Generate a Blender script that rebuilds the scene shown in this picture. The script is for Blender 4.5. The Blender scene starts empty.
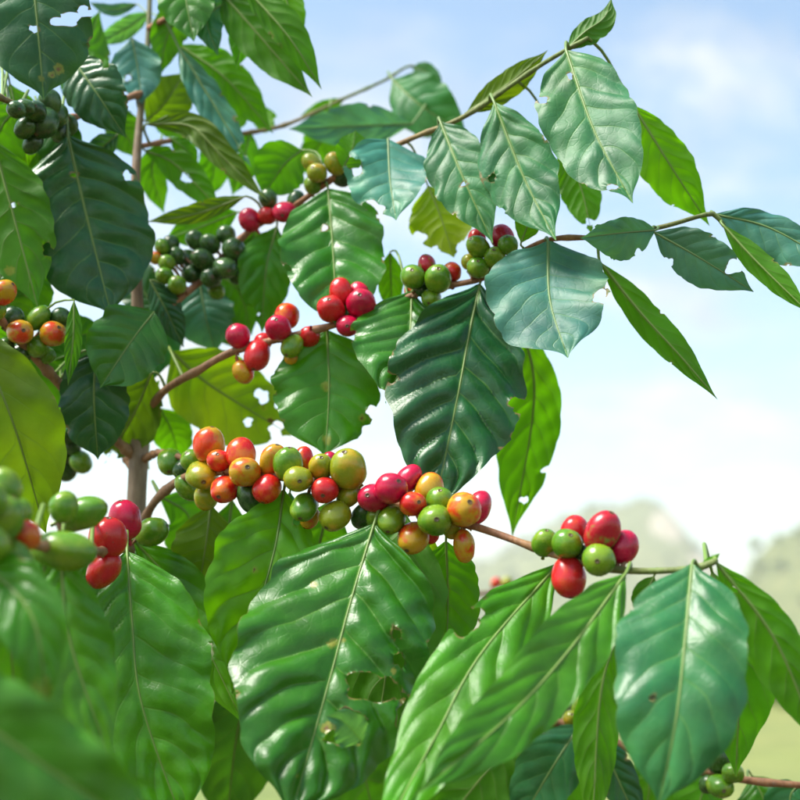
import bpy, math, random
import numpy as np
from mathutils import Vector, Matrix, noise as mnoise

R = math.radians
scene = bpy.context.scene
col = scene.collection

# ------------------------------------------------------------------ camera
FOV = R(34.0)
PITCH = R(10.0)
CAM = Vector((0.0, 0.0, 1.35))
FPX = 400.0 / math.tan(FOV / 2)          # focal length in photograph pixels
cd = bpy.data.cameras.new('camera')
cam = bpy.data.objects.new('camera', cd)
col.objects.link(cam)
cam.location = CAM
cam.rotation_euler = (R(90) + PITCH, 0, 0)
cd.sensor_fit = 'HORIZONTAL'
cd.sensor_width = 24.0
cd.lens = 12.0 / math.tan(FOV / 2)
cd.clip_start = 0.02
cd.clip_end = 6000
cd.dof.use_dof = True
cd.dof.focus_distance = 0.655
cd.dof.aperture_fstop = 4.8
cd.dof.aperture_blades = 9
scene.camera = cam
scene.cycles.volume_bounces = 2
scene.render.resolution_x = 1024
scene.render.resolution_y = 1024

# ------------------------------------------------------------------ sky, sun, exposure
SUN_EL, SUN_AZ = R(58), R(-105)           # azimuth measured from +Y towards +X
w = bpy.data.worlds.new('World')
scene.world = w
w.use_nodes = True
nt = w.node_tree
nt.nodes.clear()
N = nt.nodes.new
LK = nt.links.new
out = N('ShaderNodeOutputWorld')
bg = N('ShaderNodeBackground')
bg.inputs['Strength'].default_value = 0.072
sky = N('ShaderNodeTexSky')
sky.sky_type = 'NISHITA'
sky.sun_disc = False
sky.sun_elevation = SUN_EL
sky.sun_rotation = SUN_AZ
sky.air_density = 1.0
sky.dust_density = 0.6
sky.ozone_density = 0.0
tc = N('ShaderNodeTexCoord')
# clouds: a noise over the view direction flattened the way a cloud deck is
sep = N('ShaderNodeSeparateXYZ')
LK(tc.outputs['Generated'], sep.inputs[0])
zc = N('ShaderNodeMath'); zc.operation = 'MAXIMUM'; zc.inputs[1].default_value = 0.0
LK(sep.outputs['Z'], zc.inputs[0])
zz = N('ShaderNodeMath'); zz.operation = 'ADD'; zz.inputs[1].default_value = 0.28
LK(zc.outputs[0], zz.inputs[0])
dv = N('ShaderNodeVectorMath'); dv.operation = 'DIVIDE'
cmb = N('ShaderNodeCombineXYZ')
for k in range(3):
    LK(zz.outputs[0], cmb.inputs[k])
LK(tc.outputs['Generated'], dv.inputs[0]); LK(cmb.outputs[0], dv.inputs[1])
mp = N('ShaderNodeMapping'); mp.inputs['Location'].default_value = (5.5, 0.6, 7.1)
LK(dv.outputs[0], mp.inputs['Vector'])
nz = N('ShaderNodeTexNoise')
nz.inputs['Scale'].default_value = 3.4
nz.inputs['Detail'].default_value = 7
nz.inputs['Roughness'].default_value = 0.56
nz.inputs['Distortion'].default_value = 0.25
LK(mp.outputs[0], nz.inputs['Vector'])
# more cloud towards the horizon
hz = N('ShaderNodeMapRange')
hz.inputs['From Min'].default_value = 0.0; hz.inputs['From Max'].default_value = 0.6
hz.inputs['To Min'].default_value = 0.12; hz.inputs['To Max'].default_value = -0.10
LK(sep.outputs['Z'], hz.inputs['Value'])
ad = N('ShaderNodeMath'); ad.operation = 'ADD'
LK(nz.outputs['Fac'], ad.inputs[0]); LK(hz.outputs[0], ad.inputs[1])
cr = N('ShaderNodeMapRange'); cr.interpolation_type = 'SMOOTHSTEP'
cr.inputs['From Min'].default_value = 0.43; cr.inputs['From Max'].default_value = 0.76
LK(ad.outputs[0], cr.inputs['Value'])
mx = N('ShaderNodeMix'); mx.data_type = 'RGBA'
LK(cr.outputs[0], mx.inputs['Factor'])
tint = N('ShaderNodeMix'); tint.data_type = 'RGBA'; tint.blend_type = 'MULTIPLY'   # white balance of the blue
tint.inputs['Factor'].default_value = 1.0
tint.inputs['B'].default_value = (0.88, 1.04, 1.08, 1)
LK(sky.outputs[0], tint.inputs['A'])
LK(tint.outputs['Result'], mx.inputs['A'])
shade = N('ShaderNodeTexNoise')          # cloud bodies: brighter crowns, greyer bellies
shade.inputs['Scale'].default_value = 5.0
shade.inputs['Detail'].default_value = 5
LK(mp.outputs[0], shade.inputs['Vector'])
shr = N('ShaderNodeMapRange')
shr.inputs['From Min'].default_value = 0.36; shr.inputs['From Max'].default_value = 0.62
LK(shade.outputs['Fac'], shr.inputs['Value'])
cmx = N('ShaderNodeMix'); cmx.data_type = 'RGBA'
LK(shr.outputs[0], cmx.inputs['Factor'])
cmx.inputs['A'].default_value = (2.9, 3.05, 3.3, 1)
cmx.inputs['B'].default_value = (5.0, 5.0, 4.98, 1)
LK(cmx.outputs['Result'], mx.inputs['B'])
LK(mx.outputs['Result'], bg.inputs['Color'])
LK(bg.outputs[0], out.inputs['Surface'])

sd = bpy.data.lights.new('sun', 'SUN')
sd.energy = 2.9
sd.angle = R(25)
sd.color = (1.0, 0.95, 0.86)
sun = bpy.data.objects.new('sun', sd)
col.objects.link(sun)
sdir = Vector((math.sin(SUN_AZ) * math.cos(SUN_EL), math.cos(SUN_AZ) * math.cos(SUN_EL), math.sin(SUN_EL)))
sun.rotation_euler = sdir.to_track_quat('Z', 'Y').to_euler()
sun.location = (0, 0, 30)

vs = scene.view_settings
vs.view_transform = 'Standard'
vs.look = 'None'
vs.exposure = 1.72
vs.gamma = 1.0
vs.use_curve_mapping = False

# ------------------------------------------------------------------ helpers
rng = np.random.default_rng(7)
rnd = random.Random(11)
CM = Matrix.Translation(CAM) @ cam.rotation_euler.to_matrix().to_4x4()
CMn = np.array(CM)


def P(x, y, d):
    """photograph pixel + distance along the lens axis -> point of the place"""
    v = CM @ Vector(((x - 400) / FPX * d, -(y - 400) / FPX * d, -d))
    return np.array(v)


def link(o, parent=None):
    col.objects.link(o)
    if parent is not None:
        o.parent = parent
    return o


def mesh_obj(name, verts, faces, mats, parent=None, smooth=True, attrs=None, fmat=None):
    me = bpy.data.meshes.new(name)
    me.from_pydata([tuple(v) for v in verts], [], [tuple(f) for f in faces])
    for m in (mats if isinstance(mats, (list, tuple)) else [mats]):
        me.materials.append(m)
    if smooth:
        me.polygons.foreach_set('use_smooth', [True] * len(me.polygons))
    if fmat is not None:
        me.polygons.foreach_set('material_index', fmat)
    if attrs:
        for k, a in attrs.items():
            at = me.attributes.new(k, 'FLOAT', 'POINT')
            at.data.foreach_set('value', np.asarray(a, dtype=np.float32))
    me.update()
    o = bpy.data.objects.new(name, me)
    return link(o, parent)


def catmull(pts, n):
    pts = np.asarray(pts, float)
    if len(pts) == 2:
        s = np.linspace(0, 1, n)[:, None]
        return pts[0] * (1 - s) + pts[1] * s
    e = np.vstack([2 * pts[0] - pts[1], pts, 2 * pts[-1] - pts[-2]])
    o = []
    segs = len(pts) - 1
    for s in np.linspace(0, segs, n * 4):
        i = min(int(s), segs - 1)
        t = s - i
        p0, p1, p2, p3 = e[i], e[i + 1], e[i + 2], e[i + 3]
        o.append(0.5 * ((2 * p1) + (-p0 + p2) * t + (2 * p0 - 5 * p1 + 4 * p2 - p3) * t * t + (-p0 + 3 * p1 - 3 * p2 + p3) * t ** 3))
    o = np.array(o)
    L = np.concatenate([[0], np.cumsum(np.linalg.norm(np.diff(o[:, :3], axis=0), axis=1))])
    q = np.linspace(0, L[-1], n)
    return np.stack([np.interp(q, L, o[:, k]) for k in range(o.shape[1])], 1)


def unit(v):
    return v / np.maximum(np.linalg.norm(v, axis=-1, keepdims=True), 1e-12)


def tube(path, radii, ns=10, base=0, jitter=0.0, cap=True):
    """swept tube: returns verts, faces"""
    path = np.asarray(path)
    n = len(path)
    T = unit(np.gradient(path, axis=0))
    ref = np.array([0.13, 0.31, 0.94])
    if abs(T[0] @ ref) > 0.9:
        ref = np.array([0.9, 0.3, 0.1])
    V, F = [], []
    a = unit(np.cross(T[0], ref))
    for i in range(n):
        a = unit(a - T[i] * (a @ T[i]))
        b = np.cross(T[i], a)
        for k in range(ns):
            th = 2 * math.pi * k / ns
            r = radii[i] * (1 + jitter * mnoise.noise(Vector((math.cos(th) * 1.3, math.sin(th) * 1.3, i * 0.35 + base))))
            V.append(path[i] + r * (math.cos(th) * a + math.sin(th) * b))
    for i in range(n - 1):
        for k in range(ns):
            k2 = (k + 1) % ns
            F.append((base + i * ns + k, base + i * ns + k2, base + (i + 1) * ns + k2, base + (i + 1) * ns + k))
    if cap:
        V.append(path[-1] + T[-1] * radii[-1] * 0.7)
        c = base + len(V) - 1
        for k in range(ns):
            F.append((base + (n - 1) * ns + k, base + (n - 1) * ns + (k + 1) % ns, c))
    return V, F


# ------------------------------------------------------------------ materials
def new_mat(name):
    m = bpy.data.materials.new(name)
    m.use_nodes = True
    m.node_tree.nodes.clear()
    return m, m.node_tree.nodes.new, m.node_tree.links.new


def math_node(nn, ll, op, a, b=None, clamp=False):
    n = nn('ShaderNodeMath')
    n.operation = op
    n.use_clamp = clamp
    for i, v in enumerate((a, b)):
        if v is None:
            continue
        if isinstance(v, (int, float)):
            n.inputs[i].default_value = v
        else:
            ll(v, n.inputs[i])
    return n.outputs[0]


def mix_rgb(nn, ll, fac, a, b, blend='MIX'):
    n = nn('ShaderNodeMix')
    n.data_type = 'RGBA'
    n.blend_type = blend
    for key, v in (('Factor', fac), ('A', a), ('B', b)):
        if isinstance(v, (int, float)):
            n.inputs[key].default_value = v
        elif isinstance(v, tuple):
            n.inputs[key].default_value = v
        else:
            ll(v, n.inputs[key])
    return n.outputs['Result']


def noise_tex(nn, ll, scale, detail=4, rough=0.55, vec=None):
    n = nn('ShaderNodeTexNoise')
    n.inputs['Scale'].default_value = scale
    n.inputs['Detail'].default_value = detail
    n.inputs['Roughness'].default_value = rough
    if vec is not None:
        ll(vec, n.inputs['Vector'])
    return n.outputs['Fac']


def map_range(nn, ll, v, a, b, c=0.0, d=1.0, smooth=False):
    n = nn('ShaderNodeMapRange')
    if smooth:
        n.interpolation_type = 'SMOOTHSTEP'
    ll(v, n.inputs['Value'])
    n.inputs['From Min'].default_value = a
    n.inputs['From Max'].default_value = b
    n.inputs['To Min'].default_value = c
    n.inputs['To Max'].default_value = d
    return n.outputs[0]


def attr(nn, name):
    n = nn('ShaderNodeAttribute')
    n.attribute_name = name
    return n.outputs['Fac']


def leaf_material():
    m, nn, ll = new_mat('coffee_leaf')
    o = nn('ShaderNodeOutputMaterial')
    oi = nn('ShaderNodeObjectInfo')
    tcn = nn('ShaderNodeTexCoord')
    obj = tcn.outputs['Object']
    v = attr(nn, 'v'); ph = attr(nn, 'phase'); st = attr(nn, 'stain'); ed = attr(nn, 'edge')
    av = math_node(nn, ll, 'ABSOLUTE', v)
    # lateral veins: distance of the phase from a whole number
    fr = nn('ShaderNodeMath'); fr.operation = 'PINGPONG'; fr.inputs[1].default_value = 0.5
    ll(ph, fr.inputs[0])
    vein = map_range(nn, ll, fr.outputs[0], 0.008, 0.055, 1, 0, True)
    fade = map_range(nn, ll, av, 0.25, 0.95, 1, 0.1)
    vein = math_node(nn, ll, 'MULTIPLY', vein, fade)
    mid = map_range(nn, ll, attr(nn, 'rib'), 0.55, 1.25, 1, 0, True)
    vor = nn('ShaderNodeTexVoronoi'); vor.feature = 'DISTANCE_TO_EDGE'
    vor.inputs['Scale'].default_value = 190
    ll(obj, vor.inputs['Vector'])
    ret = map_range(nn, ll, vor.outputs['Distance'], 0.0, 0.10, 1, 0)
    big = noise_tex(nn, ll, 38, 4, 0.6, obj)
    fine = noise_tex(nn, ll, 420, 3, 0.6, obj)
    # top colour
    base = oi.outputs['Color']
    gain = map_range(nn, ll, big, 0.28, 0.72, 0.68, 1.38)
    gcol = nn('ShaderNodeCombineColor')
    for k in range(3):
        ll(gain, gcol.inputs[k])
    base1 = mix_rgb(nn, ll, 1.0, base, gcol.outputs[0], 'MULTIPLY')
    warm = mix_rgb(nn, ll, 1.0, base1, (1.7, 1.15, 0.5, 1), 'MULTIPLY')
    base1 = mix_rgb(nn, ll, map_range(nn, ll, noise_tex(nn, ll, 17, 3, 0.6, obj), 0.42, 0.72, 0, 0.75), base1, warm)
    pale = mix_rgb(nn, ll, 0.55, base, (0.22, 0.40, 0.05, 1))
    vfac = math_node(nn, ll, 'MULTIPLY', vein, 0.36)
    top = mix_rgb(nn, ll, vfac, base1, pale)
    top = mix_rgb(nn, ll, math_node(nn, ll, 'MULTIPLY', mid, 0.7), top, pale)
    top = mix_rgb(nn, ll, math_node(nn, ll, 'MULTIPLY', ret, 0.05), top, pale)
    # underside: paler, duller, veins stand out
    und = mix_rgb(nn, ll, 0.42, base1, (0.075, 0.18, 0.018, 1))
    und = mix_rgb(nn, ll, math_node(nn, ll, 'MULTIPLY', vein, 0.45), und, (0.22, 0.30, 0.09, 1))
    und = mix_rgb(nn, ll, math_node(nn, ll, 'MULTIPLY', mid, 0.7), und, (0.26, 0.33, 0.10, 1))
    geo = nn('ShaderNodeNewGeometry')
    colr = mix_rgb(nn, ll, geo.outputs['Backfacing'], top, und)
    # blight: yellow halo, brown heart, small specks, brown rim
    stn = math_node(nn, ll, 'ADD', st, math_node(nn, ll, 'MULTIPLY', math_node(nn, ll, 'SUBTRACT', noise_tex(nn, ll, 150, 5, 0.75, obj), 0.5), 1.9))
    yel = map_range(nn, ll, stn, 0.30, 0.62, 0, 1, True)
    brn = map_range(nn, ll, stn, 0.72, 0.92, 0, 1, True)
    yel = math_node(nn, ll, 'MULTIPLY', yel, map_range(nn, ll, st, 0.02, 0.15))
    brn = math_node(nn, ll, 'MULTIPLY', brn, map_range(nn, ll, st, 0.02, 0.15))
    colr = mix_rgb(nn, ll, math_node(nn, ll, 'MULTIPLY', yel, 0.75), colr, (0.26, 0.24, 0.03, 1))
    colr = mix_rgb(nn, ll, math_node(nn, ll, 'MULTIPLY', brn, 0.9), colr, (0.16, 0.075, 0.03, 1))
    spk = nn('ShaderNodeTexVoronoi'); spk.inputs['Scale'].default_value = 62
    ll(obj, spk.inputs['Vector'])
    sw = nn('ShaderNodeSeparateColor'); ll(spk.outputs['Color'], sw.inputs[0])
    on = math_node(nn, ll, 'GREATER_THAN', sw.outputs[0], 0.86)
    dot = math_node(nn, ll, 'MULTIPLY', on, map_range(nn, ll, spk.outputs['Distance'], 0.03, 0.075, 1, 0))
    colr = mix_rgb(nn, ll, math_node(nn, ll, 'MULTIPLY', dot, 0.55), colr, (0.10, 0.075, 0.03, 1))
    rim = map_range(nn, ll, math_node(nn, ll, 'ADD', ed, math_node(nn, ll, 'MULTIPLY', math_node(nn, ll, 'SUBTRACT', big, 0.5), 0.6)), 0.42, 0.78, 0, 1, True)
    colr = mix_rgb(nn, ll, math_node(nn, ll, 'MULTIPLY', rim, 0.85), colr, (0.20, 0.13, 0.045, 1))
    # dust on the top face
    dust = map_range(nn, ll, noise_tex(nn, ll, 75, 5, 0.65, obj), 0.5, 0.8, 0, 0.03)
    colr = mix_rgb(nn, ll, dust, colr, (0.30, 0.32, 0.28, 1))
    p = nn('ShaderNodeBsdfPrincipled')
    ll(colr, p.inputs['Base Color'])
    gls = math_node(nn, ll, 'MULTIPLY', oi.outputs['Object Index'], 0.01)
    rt = math_node(nn, ll, 'MULTIPLY', gls, map_range(nn, ll, noise_tex(nn, ll, 60, 4, 0.6, obj), 0.3, 0.75, 0.82, 1.22))
    rmix = nn('ShaderNodeMix'); rmix.data_type = 'FLOAT'
    ll(geo.outputs['Backfacing'], rmix.inputs['Factor']); ll(rt, rmix.inputs['A']); rmix.inputs['B'].default_value = 0.55
    ll(rmix.outputs['Result'], p.inputs['Roughness'])
    smix = nn('ShaderNodeMix'); smix.data_type = 'FLOAT'
    ll(geo.outputs['Backfacing'], smix.inputs['Factor']); smix.inputs['A'].default_value = 0.42; smix.inputs['B'].default_value = 0.28
    ll(smix.outputs['Result'], p.inputs['Specular IOR Level'])
    # fine relief
    h = math_node(nn, ll, 'ADD', math_node(nn, ll, 'MULTIPLY', ret, -0.2), math_node(nn, ll, 'MULTIPLY', fine, 0.5))
    h = math_node(nn, ll, 'SUBTRACT', h, math_node(nn, ll, 'MULTIPLY', vein, 0.9))
    bp = nn('ShaderNodeBump'); bp.inputs['Strength'].default_value = 0.30; bp.inputs['Distance'].default_value = 0.0007
    ll(h, bp.inputs['Height'])
    ll(bp.outputs[0], p.inputs['Normal'])
    tr = nn('ShaderNodeBsdfTranslucent')
    tcol = mix_rgb(nn, ll, 0.45, mix_rgb(nn, ll, 1.0, base1, (2.6, 2.6, 1.6, 1), 'MULTIPLY'), (0.18, 0.42, 0.002, 1))
    tcol = mix_rgb(nn, ll, math_node(nn, ll, 'MULTIPLY', math_node(nn, ll, 'MAXIMUM', vein, mid), 0.45), tcol, (0.07, 0.13, 0.01, 1))
    tcol = mix_rgb(nn, ll, math_node(nn, ll, 'MULTIPLY', brn, 0.9), tcol, (0.10, 0.04, 0.01, 1))
    ll(tcol, tr.inputs['Color'])
    mxs = nn('ShaderNodeMixShader')
    ll(oi.outputs['Alpha'], mxs.inputs['Fac'])
    ll(p.outputs[0], mxs.inputs[1]); ll(tr.outputs[0], mxs.inputs[2])
    ll(mxs.outputs[0], o.inputs['Surface'])
    return m


def stalk_material():
    m, nn, ll = new_mat('green_stalk')
    o = nn('ShaderNodeOutputMaterial')
    oi = nn('ShaderNodeObjectInfo')
    p = nn('ShaderNodeBsdfPrincipled')
    ll(mix_rgb(nn, ll, 0.7, oi.outputs['Color'], (0.20, 0.27, 0.06, 1)), p.inputs['Base Color'])
    p.inputs['Roughness'].default_value = 0.45
    ll(p.outputs[0], o.inputs['Surface'])
    return m


def bark_material(name, a, b, c, scale):
    """woody stem: a old wood, b young wood, c green shoot; attribute age runs 0 (old) to 1 (shoot)"""
    m, nn, ll = new_mat(name)
    o = nn('ShaderNodeOutputMaterial')
    tcn = nn('ShaderNodeTexCoord')
    obj = tcn.outputs['Object']
    mpn = nn('ShaderNodeMapping'); mpn.inputs['Scale'].default_value = (1, 1, 0.35)
    ll(obj, mpn.inputs['Vector'])
    n1 = noise_tex(nn, ll, scale, 5, 0.65, mpn.outputs[0])
    n2 = noise_tex(nn, ll, scale * 3.4, 4, 0.7, mpn.outputs[0])
    age = attr(nn, 'age')
    cc = mix_rgb(nn, ll, map_range(nn, ll, age, 0.12, 0.6), a, b)
    cc = mix_rgb(nn, ll, map_range(nn, ll, age, 0.72, 0.92), cc, c)
    dk = mix_rgb(nn, ll, 1.0, cc, (0.52, 0.47, 0.44, 1), 'MULTIPLY')
    cc = mix_rgb(nn, ll, map_range(nn, ll, n1, 0.35, 0.65), dk, cc)
    cc = mix_rgb(nn, ll, map_range(nn, ll, n2, 0.55, 0.75, 0, 0.45), cc, (0.33, 0.29, 0.23, 1))
    p = nn('ShaderNodeBsdfPrincipled')
    ll(cc, p.inputs['Base Color'])
    p.inputs['Roughness'].default_value = 0.62
    bp = nn('ShaderNodeBump'); bp.inputs['Strength'].default_value = 0.6; bp.inputs['Distance'].default_value = 0.0008
    ll(math_node(nn, ll, 'ADD', n1, n2), bp.inputs['Height'])
    ll(bp.outputs[0], p.inputs['Normal'])
    ll(p.outputs[0], o.inputs['Surface'])
    return m


def cherry_material(name, a, b, lo, hi, rough=0.2):
    """skin of a coffee cherry: colour a blushing into b, with pale flecks"""
    m, nn, ll = new_mat(name)
    o = nn('ShaderNodeOutputMaterial')
    tcn = nn('ShaderNodeTexCoord')
    oi = nn('ShaderNodeObjectInfo')
    obj = tcn.outputs['Object']
    off = nn('ShaderNodeVectorMath'); off.operation = 'ADD'
    sc = nn('ShaderNodeVectorMath'); sc.operation = 'SCALE'; sc.inputs[0].default_value = (9.1, 5.3, 7.7)
    ll(oi.outputs['Random'], sc.inputs['Scale'])
    ll(obj, off.inputs[0]); ll(sc.outputs[0], off.inputs[1])
    n1 = noise_tex(nn, ll, 0.75, 3, 0.5, off.outputs[0])
    n2 = noise_tex(nn, ll, 22, 3, 0.6, off.outputs[0])
    n3 = noise_tex(nn, ll, 3.2, 4, 0.6, off.outputs[0])
    f = math_node(nn, ll, 'ADD', n1, math_node(nn, ll, 'MULTIPLY', math_node(nn, ll, 'SUBTRACT', n3, 0.5), 0.16))
    c = mix_rgb(nn, ll, map_range(nn, ll, f, lo, hi, 0, 1, True), a, b)
    c = mix_rgb(nn, ll, map_range(nn, ll, n2, 0.62, 0.78, 0, 0.22), c, (0.45, 0.36, 0.12, 1))
    vs_ = nn('ShaderNodeTexVoronoi'); vs_.inputs['Scale'].default_value = 2.6
    ll(off.outputs[0], vs_.inputs['Vector'])
    vc = nn('ShaderNodeSeparateColor'); ll(vs_.outputs['Color'], vc.inputs[0])
    sp_ = math_node(nn, ll, 'MULTIPLY', math_node(nn, ll, 'GREATER_THAN', vc.outputs[0], 0.72), map_range(nn, ll, vs_.outputs['Distance'], 0.05, 0.16, 1, 0))
    c = mix_rgb(nn, ll, math_node(nn, ll, 'MULTIPLY', sp_, 0.55), c, (0.12, 0.07, 0.03, 1))
    scar = attr(nn, 'scar')
    c = mix_rgb(nn, ll, scar, c, (0.10, 0.06, 0.025, 1))
    p = nn('ShaderNodeBsdfPrincipled')
    ll(c, p.inputs['Base Color'])
    ll(map_range(nn, ll, n3, 0.3, 0.7, rough * 0.7, rough * 1.9), p.inputs['Roughness'])
    p.inputs['Specular IOR Level'].default_value = 0.5
    p.inputs['Subsurface Weight'].default_value = 0.16
    p.inputs['Subsurface Radius'].default_value = (1.0, 0.45, 0.2)
    p.inputs['Subsurface Scale'].default_value = 0.002
    bp = nn('ShaderNodeBump'); bp.inputs['Strength'].default_value = 0.05; bp.inputs['Distance'].default_value = 0.0003
    ll(n2, bp.inputs['Height'])
    ll(bp.outputs[0], p.inputs['Normal'])
    ll(p.outputs[0], o.inputs['Surface'])
    return m


M_LEAF = leaf_material()
M_STALK = stalk_material()
M_TRUNK = bark_material('trunk_bark', (0.31, 0.22, 0.14, 1), (0.27, 0.17, 0.09, 1), (0.16, 0.17, 0.05, 1), 120)
M_TWIG = bark_material('twig_bark', (0.34, 0.185, 0.085, 1), (0.36, 0.155, 0.06, 1), (0.17, 0.24, 0.05, 1), 190)
CH = {
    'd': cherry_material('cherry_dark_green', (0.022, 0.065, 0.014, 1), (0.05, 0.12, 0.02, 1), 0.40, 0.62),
    'g': cherry_material('cherry_green', (0.085, 0.22, 0.008, 1), (0.17, 0.28, 0.012, 1), 0.40, 0.62),
    'o': cherry_material('cherry_olive', (0.24, 0.28, 0.010, 1), (0.44, 0.30, 0.012, 1), 0.45, 0.66),
    'y': cherry_material('cherry_yellow_orange', (0.50, 0.28, 0.012, 1), (0.60, 0.045, 0.006, 1), 0.47, 0.63),
    'a': cherry_material('cherry_orange_red', (0.58, 0.14, 0.008, 1), (0.54, 0.010, 0.008, 1), 0.36, 0.54),
    'r': cherry_material('cherry_red', (0.50, 0.012, 0.014, 1), (0.50, 0.05, 0.014, 1), 0.56, 0.74),
    'c': cherry_material('cherry_crimson', (0.52, 0.004, 0.045, 1), (0.38, 0.003, 0.034, 1), 0.42, 0.62),
    'k': cherry_material('cherry_red_over_green', (0.17, 0.23, 0.03, 1), (0.42, 0.008, 0.02, 1), 0.40, 0.50),
}

# ------------------------------------------------------------------ the land
def ground_material():
    m, nn, ll = new_mat('meadow')
    o = nn('ShaderNodeOutputMaterial')
    tcn = nn('ShaderNodeTexCoord')
    obj = tcn.outputs['Object']
    n1 = noise_tex(nn, ll, 0.05, 6, 0.6, obj)
    n2 = noise_tex(nn, ll, 1.7, 6, 0.7, obj)
    c = mix_rgb(nn, ll, map_range(nn, ll, n1, 0.4, 0.62), (0.15, 0.20, 0.04, 1), (0.27, 0.26, 0.08, 1))
    c = mix_rgb(nn, ll, map_range(nn, ll, n2, 0.35, 0.7, 0, 0.6), c, (0.09, 0.12, 0.03, 1))
    # unseen earth round the plant, coloured dark to cut bounced fill light; grass further out
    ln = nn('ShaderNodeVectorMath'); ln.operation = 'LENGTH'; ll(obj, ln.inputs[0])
    fill_cut_soil = mix_rgb(nn, ll, map_range(nn, ll, n2, 0.35, 0.65), (0.030, 0.020, 0.012, 1), (0.085, 0.060, 0.032, 1))
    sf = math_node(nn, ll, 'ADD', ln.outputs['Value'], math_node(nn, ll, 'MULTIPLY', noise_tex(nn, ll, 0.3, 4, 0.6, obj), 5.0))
    c = mix_rgb(nn, ll, map_range(nn, ll, sf, 9.5, 13.0, 0, 1, True), fill_cut_soil, c)
    p = nn('ShaderNodeBsdfPrincipled')
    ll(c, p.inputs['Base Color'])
    p.inputs['Roughness'].default_value = 0.9
    bp = nn('ShaderNodeBump'); bp.inputs['Strength'].default_value = 0.8; bp.inputs['Distance'].default_value = 0.1
    ll(n2, bp.inputs['Height']); ll(bp.outputs[0], p.inputs['Normal'])
    ll(p.outputs[0], o.inputs['Surface'])
    return m


def hill_material():
    m, nn, ll = new_mat('wooded_limestone')
    o = nn('ShaderNodeOutputMaterial')
    tcn = nn('ShaderNodeTexCoord')
    obj = tcn.outputs['Object']
    n1 = noise_tex(nn, ll, 0.035, 5, 0.6, obj)
    n2 = noise_tex(nn, ll, 0.22, 5, 0.7, obj)
    geo = nn('ShaderNodeNewGeometry')
    sp = nn('ShaderNodeSeparateXYZ'); ll(geo.outputs['Normal'], sp.inputs[0])
    green = mix_rgb(nn, ll, map_range(nn, ll, n2, 0.35, 0.65), (0.07, 0.10, 0.025, 1), (0.17, 0.17, 0.055, 1))
    rock = mix_rgb(nn, ll, map_range(nn, ll, n2, 0.3, 0.7), (0.48, 0.34, 0.22, 1), (0.42, 0.38, 0.30, 1))
    rk = attr(nn, 'rock')
    f = map_range(nn, ll, math_node(nn, ll, 'ADD', rk, math_node(nn, ll, 'MULTIPLY', math_node(nn, ll, 'SUBTRACT', n2, 0.5), 1.2)), 0.45, 0.6, 0, 1, True)
    c = mix_rgb(nn, ll, f, green, rock)
    p = nn('ShaderNodeBsdfPrincipled')
    ll(c, p.inputs['Base Color'])
    p.inputs['Roughness'].default_value = 0.9
    ll(p.outputs[0], o.inputs['Surface'])
    return m


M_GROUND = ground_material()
M_HILL = hill_material()


def fbm(x, y, s, o=4):
    return mnoise.fractal(Vector((x * s, y * s, 3.7)), 1.0, 2.0, o)


def build_ground():
    def axis(n, near, far):
        u = np.linspace(-1, 1, n)
        return np.sign(u) * (np.abs(u) * near + (far - near) * np.abs(u) ** 5)
    xs = axis(121, 30, 3000)
    ys = axis(121, 30, 3000)
    V = []
    for y in ys:
        for x in xs:
            r = math.hypot(x, y)
            k = min(1, max(0, (r - 2) / 15))
            h = 0.10 * k * fbm(x, y, 0.35) - 0.000004 * min(r, 600) ** 2 * 2.0
            V.append((x, y, h))
    n = len(xs)
    F = [(j * n + i, j * n + i + 1, (j + 1) * n + i + 1, (j + 1) * n + i) for j in range(n - 1) for i in range(n - 1)]
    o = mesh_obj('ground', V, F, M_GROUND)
    o['kind'] = 'structure'


def hill(bumps, x0, x1, y0, y1, nx, ny, rocks, rough):
    V, rk = [], []
    for j in range(ny):
        for i in range(nx):
            x = x0 + (x1 - x0) * i / (nx - 1)
            y = y0 + (y1 - y0) * j / (ny - 1)
            h = 0
            for cx, cy, sl, sr, sy, hh in bumps:
                sx = sl if x < cx else sr
                h = max(h, hh * math.exp(-0.5 * ((x - cx) / sx) ** 2 - 0.5 * ((y - cy) / sy) ** 2))
            e = min(i, nx - 1 - i) / nx * 10
            f = min(j, ny - 1 - j) / ny * 10
            k = min(1, e) * min(1, f)
            h = h * (1 + 0.12 * fbm(x, y, 0.02)) + rough * fbm(x, y, 0.05, 5) * min(1, h / 10)
            V.append((x, y, h * k - 6.5 + 3.0 * k))
            r = 0
            for rx, rz, rs in rocks:
                r = max(r, 1 - math.hypot(x - rx, (h - rz) * 1.2) / rs)
            rk.append(max(r, 0))
    F = [(j * nx + i, j * nx + i + 1, (j + 1) * nx + i + 1, (j + 1) * nx + i) for j in range(ny - 1) for i in range(nx - 1)]
    o = mesh_obj('hill', V, F, M_HILL, attrs={'rock': rk})
    o['kind'] = 'structure'
    return np.array(V), np.array(rk)


build_ground()
H1 = hill([(112, 620, 70, 27, 70, 61), (30, 640, 60, 50, 60, 38), (-180, 660, 120, 90, 80, 30), (190, 700, 60, 120, 60, 20)], -420, 420, 470, 800, 150, 70, [(118, 50, 18), (126, 32, 14)], 1.6)
H2 = hill([(128, 350, 22, 60, 38, 46), (97, 330, 11, 12, 28, 27)], 40, 330, 260, 450, 110, 70, [(106, 18, 18), (118, 30, 14), (100, 8, 11)], 3)


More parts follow.
